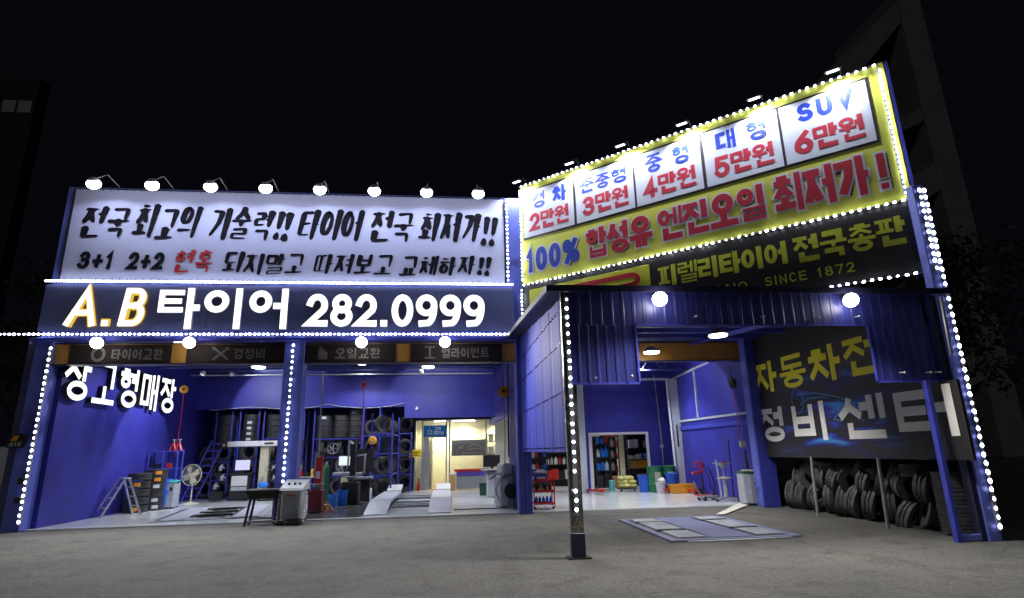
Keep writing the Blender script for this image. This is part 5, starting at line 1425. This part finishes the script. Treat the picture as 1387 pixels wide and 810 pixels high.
part('body',MB().lathe([(.10,-.08),(.15,-.03),(.15,.05),(.08,.08)],16,axis='y'),'tub',t,True); part('hub',MB().lathe([(.05,-.10),(.05,-.081)],10,axis='y'),'beige',t); part('clamp',B(.0,.06,.08,.12,-.05,.05),'grey',t)
m=MB(); m.tube([(-9.3+.5*k,23.95,3.38+.10*math.sin(k*.52)**2+ (.08 if k in(9,15) else 0)) for k in range(22)],.014,6); single('sagging_cable',m,'lgrey','pale cable sagging along the bottom edge of the blue bulkhead','cable',smooth=True)
t=thing('security_camera','small white camera on the dark wall above the office','camera',(-1.25,23.82,3.3))
part('body',B(-.05,.05,-.1,.04,-.05,.05,.015),'white',t); part('bracket',B(-.02,.02,.02,.03,.05,.10),'white',t)

# house number plate on the far left column
t=thing('house_number_plate','small dark plaque reading 615 with an orange emblem on the far left column','plaque',(-10.42,15.50,1.93))
m=MB(); m.prism([(-.2,0),(.2,0),(.22,.28),(.1,.33),(-.12,.30),(-.2,.22)],0,.03); part('plate',m,'dark',t)
m=MB(); m.prism([(-.12,.16),(.02,.16),(.06,.29),(-.06,.28)],-.004,-.001); part('emblem',m,'tub',t)
write(t,'615',-.13,.14,.03,.13,.018,'lgrey',y=-.001,depth=.003)
for z in (1.15,.72):
    single('junction_box',B(-.07,.07,-.04,.04,-.07,.07,.01),'dark',('upper' if z>1 else 'lower')+' small black box clipped to the far left column','box',(-10.12,15.50,z),group='boxes on the far left column')
t=thing('notice_board','pale upright board on a post cut by the left edge of the photo','sign',(-11.9,17.4,0))
part('board',B(-.35,.35,0,.03,1.0,2.0,.005),'white',t); part('post',B(-.03,.03,.035,.09,0,2.0),'galv',t)

# ------------------------------------------------------------------ drive-on plate in front of the service bay
t=thing('alignment_plate','blue grey steel drive-on plate with two pale runways set in the asphalt','floor plate',(5.02,11.85,0),R(0))
part('frame',B(-1.18,1.22,-1.62,1.62,.004,.03,.004),'plate',t)
for x in (-.72,.74):
    part('gap_frame',B(x-.30,x+.30,-1.45,1.45,.0305,.034),'dark',t)
    for y0,y1 in ((-1.40,-.55),(-.42,.75),(.86,1.38)): part('runway_plate',B(x-.25,x+.25,y0,y1,.0345,.05,.005),'platelight',t)
    for y in (-.485,.805): part('roller_bar',B(x-.34,x+.26,y-.045,y+.045,.035,.075,.01),'grey',t)
part('middle_plate',B(-.38,.40,-1.5,1.5,.0305,.042,.004),'plate',t)
part('lip',B(-.9,1.0,-1.72,-1.625,.004,.02,.003),'platelight',t)

# ------------------------------------------------------------------ service bay equipment
t=thing('post_lift','pale grey two post car lift with cable bridge in the service bay','car lift',(6.85,21.3,.026))
part('column',MB().prism([(1.55,0),(1.95,0),(1.88,4.05),(1.50,4.05)],-.12,.12),'lgrey',t)
m=MB(); m.tube([(1.50,-.16,.3),(1.43,-.16,3.95)],.035,8); part('hose',m,'white',t,True)
part('column',B(-1.98,-1.72,.3,.6,0,4.0,.01),'lgrey',t)
part('bridge',B(-1.9,1.6,.0,.12,4.05,4.13,.01),'lgrey',t)
m=MB(); m.tube([(-1.5,-.1,4.02),(1.5,-.15,4.05)],.02,6); part('pipe',m,'galv',t,True)
write(t,'LIFT',1.6,1.8,1.9,2.0,.01,'dark') if False else None
m=MB(); beam(m,(1.5,-.15,.10),(.65,-1.2,.12),.11,.08); beam(m,(1.45,-.2,.10),(1.35,-2.1,.13),.12,.08); part('lift_arm',m,'red',t)
m=MB(); beam(m,(-1.75,.3,.10),(-1.45,-.8,.13),.11,.08); m.sphere((-1.5,-.7,.17),.09,.09,.04,10,6); part('lift_arm',m,'red',t)
m=MB(); m.add([(1.35,-.12,.0),(1.55,-.12,0),(1.55,-.12,.45),(1.35,.12,.0),(1.55,.12,0),(1.55,.12,.45)],[(0,1,2),(5,4,3),(0,2,5,3),(0,3,4,1)]); part('gusset',m,'lgrey',t)
m=MB(); 
t2=part('label_strip',B(1.66,1.72,-.126,-.121,1.55,2.35),'dark',t)
def drum(loc,r,h,m_,label,lid=None,group=None,cat='drum',name='oil_drum',taper=1.0,lab=False):
    t=thing(name,label,cat,loc,0,group)
    pr=[(r*taper,0)]+[(r*(taper+(1-taper)*f)+(.012 if taper==1 and f in(.33,.66) else 0),h*f) for f in (.05,.31,.33,.35,.64,.66,.68,.95)]+[(r+.012,h*.97),(r+.012,h)]
    part('body',MB().lathe(pr,24),m_,t,True)
    part('lid',MB().lathe([(r+.015,h+.001),(r+.015,h+.025),(r*.6,h+.04)],24),lid or m_,t,True)
    if lab: part('paper_label',B(-.10,.10,-r-.022,-r-.010,h*.45,h*.8),'beige',t)
    return t
drum((7.45,20.95,.026),.28,.86,'green','left green oil drum behind the blue bin',lab=True,group='green oil drums')
drum((8.02,21.15,.026),.28,.86,'green','right green oil drum beside the lift column',lab=True,group='green oil drums')
drum((7.10,21.1,.026),.24,.60,'bluebin','blue plastic bin with black lid beside the yellow sacks',lid='dark',taper=.8,cat='bin',name='plastic_bin')
drum((7.92,20.55,.026),.22,.62,'bluebin','blue plastic bin partly behind the lift column',taper=.82,cat='bin',name='plastic_bin')
drum((7.42,20.35,.026),.17,.34,'white','white plastic bucket in front of the left green drum',taper=.85,cat='bucket',name='bucket')
m=MB(); 
for k in range(5): m.sphere((random.uniform(-.1,.1),random.uniform(-.1,.1),.03+random.uniform(0,.06)),.08,.08,.06,10,6)
single('white_rags',m,'white','heap of white rags on top of the white bucket','rags',(7.42,20.35,.41),smooth=True)
bin_((7.95,20.05,.026),.62,.42,.30,'tub','amber plastic tub left of the lift column',name='plastic_tub',cat='tub')
bin_((8.38,20.4,.026),.5,.42,.28,'tub','amber plastic tub right of the lift column',name='plastic_tub',cat='tub')
bin_((8.45,19.55,.026),.30,.26,.16,'dark','low black tray right of the amber tub','tray',name='drip_tray')
# sacks on a dolly
t=thing('sack_dolly','flat dark dolly under a pile of pale yellow sacks','dolly',(6.62,21.75,.026))
part('deck',B(-.32,.32,-.2,.2,.08,.12,.01),'dark',t)
for x in (-.25,.25): part('caster',MB().lathe([(.035,-.02),(.035,.02)],12,axis='y',c=(x,-.15,.036)),'dark',t)
for k in range(9):
    m=MB(); m.sphere((0,0,0),.15,.13,.085,12,8)
    single('yellow_sack',m,'bagyellow',f'pale yellow sack, {("left","middle","right")[k%3]} one of the {("lowest","middle","top")[k//3]} layer on the dolly','sack',(6.42+.2*(k%3)+random.uniform(-.05,.05),21.75+random.uniform(-.06,.06),.026+.20+.135*(k//3)),rotz=random.uniform(-.9,.9),group='yellow sacks on the dolly',smooth=True)
drum((6.13,22.0,.026),.10,.36,mat('teal gas bottle',(.12,.42,.48),.35),'small teal gas bottle at the store room doorway',cat='gas bottle',name='gas_bottle')

# gearbox jacks and stands by the right wall
t=thing('transmission_jack','tall grey transmission jack with round tray on a wheeled base','jack',(8.1,16.85,.026))
m=MB()
for a in (.4,2.0,3.6,5.2): beam(m,(0,0,.1),(.42*math.cos(a),.42*math.sin(a),.05),.07,.05)
part('base',m,'grey',t)
for a in (.4,2.0,3.6,5.2): part('wheel',MB().lathe([(.045,-.025),(.045,.025)],12,axis='y',c=(.42*math.cos(a),.42*math.sin(a),.045)),'dark',t)
m=MB(); m.tube([(0,0,.1),(0,0,.6)],.06,12); part('cylinder',m,'lgrey',t,True)
part('collar',MB().lathe([(.22,.62),(.24,.64),(.06,.68)],18),'beige',t,True)
m=MB(); m.tube([(0,0,.65),(0,0,.98)],.028,10); part('ram',m,'alu',t,True)
part('tray',MB().lathe([(.05,.90),(.12,1.02),(.30,1.05),(.30,1.07)],18),'grey',t,True)
part('saddle',B(-.08,.08,-.05,.05,1.071,1.11,.01),'red',t)
t=thing('engine_stand','red and black tyre tool stand with hoses against the blue side wall','stand',(8.32,18.9,.026))
m=MB(); m.tube([(0,0,0),(0,0,.72)],.03,8); part('pole',m,'dark',t,True)
part('base',B(-.28,.28,-.12,.12,0,.04,.01),'red',t)
m=MB(); beam(m,(-.32,0,.70),(.06,0,.76),.06); m.sphere((-.3,-.02,.70),.06,.06,.05,10,6); m.tube([(-.22,0,1.0)]+[(-.05+.18*math.cos(a*.5),0,.98+.1*math.sin(a*.5)) for a in range(13)],.02,6); beam(m,(0,0,.72),(.02,0,1.02),.05); part('head',m,'red',t)
m=MB(); m.tube([(.05,0,1.0),(.25,-.05,.8),(.38,-.1,.35),(.30,-.1,.1)],.018,6); m.tube([(.05,0,.95),(.2,-.08,.6),(.22,-.1,.2),(.42,-.2,.1)],.016,6); part('hose',m,'dark',t,True)
for i,(x,y,h,m_,lb) in enumerate(((8.45,17.9,1.15,'lgrey','grey pry bar leaning between the red stand and the transmission jack'),(8.5,17.2,1.75,'dark','tall black lever leaning on the side wall behind the transmission jack'),(8.52,16.2,1.15,'dark','black T-handled lever standing right of the transmission jack'))):
    m=MB(); m.tube([(0,0,0),(.04 if i!=0 else -.0,.12 if i==0 else .03,h)],.02 if i else .03,7)
    if i: m.tube([(0,-.16,h-.02),(0,.16,h-.02)],.016,6)
    single('lever_bar',m,m_,lb,'lever',(x-(.0),y,.026),group='levers along the side wall',smooth=True)
t=thing('floor_jack','low grey trolley jack on the floor in front of the transmission jack','jack',(7.75,17.25,.026),R(20))
part('body',B(-.32,.3,-.1,.1,.05,.14,.02),'grey',t)
for x,y in ((-.28,-.12),(-.28,.12),(.26,-.12),(.26,.12)): part('wheel',MB().lathe([(.055,-.025),(.055,.025)],14,axis='y',c=(x,y,.056)),'dark',t)
part('saddle',MB().lathe([(.06,.14),(.07,.19)],12,c=(.22,0,0)),'dark',t)
m=MB(); m.tube([(-.3,0,.1),(-.55,0,.55)],.016,6); part('handle',m,'grey',t,True)
t=thing('grey_cabinet','tall light grey machine cabinet with green cloth on top beside the corner column','cabinet',(8.23,15.75,.026),R(-6))
part('body',B(-.19,.0,-.22,.25,.03,.80,.01),'lgrey',t); part('side_panel',B(.003,.2,-.22,.25,.03,.80,.01),'grey',t)
part('cloth',B(-.2,.21,-.23,.26,.801,.86,.02),'dgreen',t); part('cardboard',B(-.1,.16,-.15,.15,.861,.90,.01),'beige',t)
part('dial',B(.08,.14,-.232,-.221,.52,.58,.003),'dark',t)
t=thing('socket_box','small pale junction box with blue cable on the inner side of the corner column','box',(8.28,15.85,1.62))
part('body',B(-.08,.06,-.05,.05,-.08,.08,.01),'beige',t); m=MB(); m.tube([(0,0,.08),(.03,0,.5),(-.02,0,1.0)],.012,6); part('cable',m,'sky',t,True)
m=MB(); m.tube([(0,0,0),(.02,.02,.5)],.03,6); single('hanging_grip',m,'dark','black cable grip dangling under the pale junction box','grip',(8.28,15.8,.95))

# red tool trolley with oil bottles
t=thing('tool_trolley','red two shelf tool trolley right of the blue pillar foot','trolley',(2.62,16.45,.026))
for z in (.12,.44,.72):
    m=MB(); m.box(-.28,.28,-.2,.2,z,z+.015); m.box(-.28,.28,-.2,-.19,z,z+.06); m.box(-.28,.28,.19,.2,z,z+.06); m.box(-.28,-.27,-.19,.19,z,z+.06); m.box(.27,.28,-.19,.19,z,z+.06); part('tray',m,'red',t)
for x in (-.28,.28):
    for y in (-.2,.2): part('leg',B(x-.015,x+.015,y-.015,y+.015,.06,.8),'red',t)
for x in (-.25,.25): part('caster',MB().lathe([(.035,-.02),(.035,.02)],12,axis='y',c=(x,-.17,.036)),'dark',t)
bmesh_b=MB(); bmesh_b.box(-.04,.04,-.025,.025,0,.16,.01); bmesh_b.box(-.015,.015,-.012,.012,.16,.2)
BOT={k:bmesh_b.mesh('bottle',k) for k in ('dark','bluebin','white','red','beige','sky','tub')}
def bottle(loc,k,label,group):
    b=link('oil_bottle',BOT[k],None,loc,(0,0,random.uniform(-.3,.3))); return tag(b,label,'bottle',group)
for i in range(5): bottle((2.42+.1*i,16.4,.163),'bluebin',f'{ORD[i] if i else "leftmost"} dark blue bottle from the left on the lowest tray of the red trolley','bottles on the red trolley')
for i in range(4): bottle((2.44+.12*i,16.4,.483),('dark','beige','dark','dark')[i],f'{("leftmost","second","third","rightmost")[i]} dark bottle on the middle tray of the red trolley','bottles on the red trolley')
t=thing('battery_charger','blue and white car battery box on the top tray of the red trolley','battery',(2.56,16.45,.762))
part('body',B(-.17,.17,-.12,.12,0,.20,.01),mat('navy plastic',(.02,.05,.22),.4),t); part('cover',B(-.18,.18,-.13,.13,.201,.26,.01),'lgrey',t); part('handle',B(-.1,.1,-.02,.02,.261,.30,.01),'lgrey',t); part('paper_label',B(-.12,.12,-.125,-.121,.05,.11),'lgrey',t)

# store room shelving and goods
def shelfunit(x0,x1,y0,y1,h,levels,label,m_='blackmetal'):
    t=thing('storage_shelf',label,'shelf',((x0+x1)/2,(y0+y1)/2,.026),0,'store room shelves'); w=(x1-x0)/2;d=(y1-y0)/2
    for x in (-w,w):
        for y in (-d,d): part('post',B(x-.02,x+.02,y-.02,y+.02,0,h),m_,t)
    for z in levels: part('shelf_board',B(-w,w,-d,d,z-.03,z,.003),m_,t)
    part('dark_backing',B(-w,w,d+.021,d+.03,.05,h),'dark',t)  # dark sheet added so the sparse shelf reads darker
    return t
def goods(x0,x1,y,z,n,mats,hr,wr,label,group,name='carton',cat='box'):
    for i in range(n):
        x=x0+(x1-x0)*(i+.5)/n; w_=(x1-x0)/n*random.uniform(*wr)/2*1.08; h_=random.uniform(*hr)*1.22
        m=MB(); 
        if name=='canister': m.box(-w_,w_,-.07,.07,0,h_*.8,.02); m.box(-w_*.4,w_*.4,-.03,.03,h_*.8,h_)
        else: m.box(-w_,w_,-.12,.12,0,h_,.006)
        single(name,m,mats[i%len(mats)],label.format(("leftmost","second","third","fourth","fifth","sixth","seventh","eighth")[i]),cat,(x,y,z+.027),group=group)
shelfunit(5.78,6.34,22.75,23.15,2.02,(.12,.72,1.22,1.72),'black shelf just inside the left of the store room doorway')
goods(5.82,6.30,22.9,.72,3,('sky','sky','white'),(.2,.32),(.7,.95),'{} blue canister low on the left doorway shelf','goods on the doorway shelves','canister','canister')
goods(5.82,6.30,22.9,1.22,3,('white','sky','sky'),(.25,.36),(.7,.95),'{} blue canister in the middle of the left doorway shelf','goods on the doorway shelves','canister','canister')
goods(5.82,6.30,22.9,1.72,3,('sky','sky','red'),(.18,.26),(.7,.95),'{} canister near the top of the left doorway shelf','goods on the doorway shelves','canister','canister')
goods(5.82,6.30,22.9,.12,2,('dark','dark'),(.35,.45),(.7,.9),'{} black box at the bottom of the left doorway shelf','goods on the doorway shelves')
shelfunit(6.48,7.12,24.2,24.6,2.1,(.15,.65,1.15,1.6,2.05),'dark shelf with red cases at the back of the store room')
goods(6.5,7.12,24.35,2.05,3,('red','red','red'),(.3,.34),(.9,.97),'{} red case on top of the back shelf','red cases on the back shelf')
for zi,z in enumerate((.15,.65,1.15,1.6)):
    goods(6.5,7.12,24.35,z,4,('beige','dark','white','red'),(.15,.28),(.5,.9),'{} item on board '+('one','two','three','four')[zi]+' of the back shelf','goods on the back shelf','canister','canister')
shelfunit(7.25,8.2,23.3,23.75,2.15,(.15,.75,1.10,1.55,2.1),'wide black shelf with folded cloths at the right of the doorway')
goods(7.3,8.15,23.5,.75,4,('wood','tub','tub','orangesticker'),(.24,.3),(.85,.97),'{} orange carton on the wide shelf','cartons on the wide shelf')
goods(7.3,8.15,23.5,1.10,5,('white','lgrey','white','sky','white'),(.12,.22),(.6,.95),'{} white and blue packet on the wide shelf','packets on the wide shelf')
goods(7.3,8.15,23.5,1.55,4,('white','white','dark','lgrey'),(.15,.35),(.6,.95),'{} white item on the upper board of the wide shelf','white items on the wide shelf')
goods(7.3,8.15,23.5,2.1,2,('tub','wood'),(.14,.2),(.9,.97),'{} amber carton on top of the wide shelf','cartons on top of the wide shelf')
single('dark_locker',B(-.2,.2,-.2,.2,0,.45,.01),'paperboard','brown carton on the store room floor below the back shelf','box',(6.95,23.9,.027))
shelfunit(3.15,3.95,23.4,23.8,2.0,(.3,.8,1.25,1.7),'dark shelf of parts left of the red trolley top, seen under the side sheet')
for zi,z in enumerate((.3,.8,1.25,1.7)):
    goods(3.18,3.92,23.55,z,5,('dark','white','red','dark','bluebin'),(.15,.26),(.5,.9),'{} item on the '+('lowest','second','third','top')[zi]+' board of the parts shelf','goods on the parts shelf','canister','canister')
shelfunit(4.05,5.2,24.6,25.0,1.9,(.35,.95,1.45),'long low dark shelf before the cream store wall')
goods(4.1,5.15,24.75,1.45,5,('dark','dark','beige','dark','dark'),(.28,.36),(.7,.95),'{} dark jug on the top board of the long low shelf','jugs on the long low shelf','canister','canister')
goods(4.1,5.15,24.75,.95,6,('white','lgrey','white','red','white','white'),(.2,.3),(.5,.8),'{} white bottle on the middle board of the long low shelf','bottles on the long low shelf','canister','bottle')
goods(4.1,5.15,24.75,.35,4,('red','red','dark','white'),(.25,.35),(.8,.95),'{} box on the bottom board of the long low shelf','boxes on the long low shelf')

# ------------------------------------------------------------------ surroundings in the dark
tw=thing('apartment_tower','tall dim concrete tower frame rising into the night behind the price sign','building',(48.8,46,0))
part('pier',B(-2.3,.3,-1.0,9,0,47.5,.1),'concrete',tw)
part('pier',B(-12.5,-10.3,-.9,9,0,36.5,.1),'concrete',tw)
for k,(z0,z1,th) in enumerate(((37.5,46.2,2.6),(29.5,33.5,1.4),(22.5,27.5,2.8),(14,18.0,1.4),(6,9,2.4))):
    m=MB(); m.prism([(-10.28,z0),(-2.32,z1),(-2.32,z1-th),(-10.28,z0-th)],-.8,8.5); part('floor_band',m,'concrete',tw)
part('recess_wall',B(-10.2,-2.4,4,4.3,0,37),'concreteshade',tw)
for k in range(6):
    m=MB(); m.box(-9.8,-2.8,-.75,-.68,4+k*5.5,4.08+k*5.5); m.box(-9.8,-2.8,-.75,-.68,4.9+k*5.5,4.98+k*5.5); part('railing',m,'concrete',tw)
fb=thing('far_apartment_block','dark distant apartment block with two dim windows at the upper left','building',(-38,46,0))
part('wall',B(-6,3.6,0,1.2,0,33),'concreteshade',fb)
for x in (1.7,2.9): 
    wdn=part('window',B(x-.55,x+.45,-.08,-.005,29.6,30.7),mat('dim window',(.1,.1,.1),.5,emit=(.5,.5,.48),estr=.009),fb)
def tree(loc,h,r,label,seed):
    rn=random.Random(seed); t=thing('tree',label,'tree',loc,0,'dark trees behind the workshop')
    m=MB(); m.tube([(0,0,0),(.1,0,h*.35),(0,.1,h*.75)],.22,8,r2=.08)
    for k in range(6):
        a=k*1.05; z=h*(.35+.06*k); m.tube([(0,0,z),(r*.6*math.cos(a),r*.6*math.sin(a),z+h*.18)],.06,5,r2=.02)
    part('trunk',m,'bark',t)
    m=MB(); cl=[(rn.gauss(0,r*.5),rn.gauss(0,r*.5),h*rn.uniform(.42,1.0),rn.uniform(.5,1.1)) for _ in range(38)]
    for (x,y,z,s) in cl:
        for _ in range(75):
            p=Vector((rn.gauss(0,1),rn.gauss(0,1),rn.gauss(0,.7))); p=p.normalized()*s*rn.random()**.5; p+=Vector((x,y,z))
            a=Vector((rn.uniform(-1,1),rn.uniform(-1,1),rn.uniform(-1,1))).normalized()*.13; b=a.cross(Vector((rn.uniform(-1,1),rn.uniform(-1,1),rn.uniform(-1,1)))).normalized()*.06
            m.add([p-a,p+b,p+a,p-b],[(0,1,2,3)])
    part('crown',m,'leaf',t)
tree((14.5,15.5,0),7,2.2,'nearest dark leafy tree right of the corner column',1)
tree((17.5,21,0),9.5,3.0,'taller dark tree behind the nearest one at the right',2)
tree((12.8,24,0),8,2.6,'dark tree behind the mural wall',3)
tree((-16,24,0),8.5,2.8,'dark tree beyond the left wall of the workshop',4)
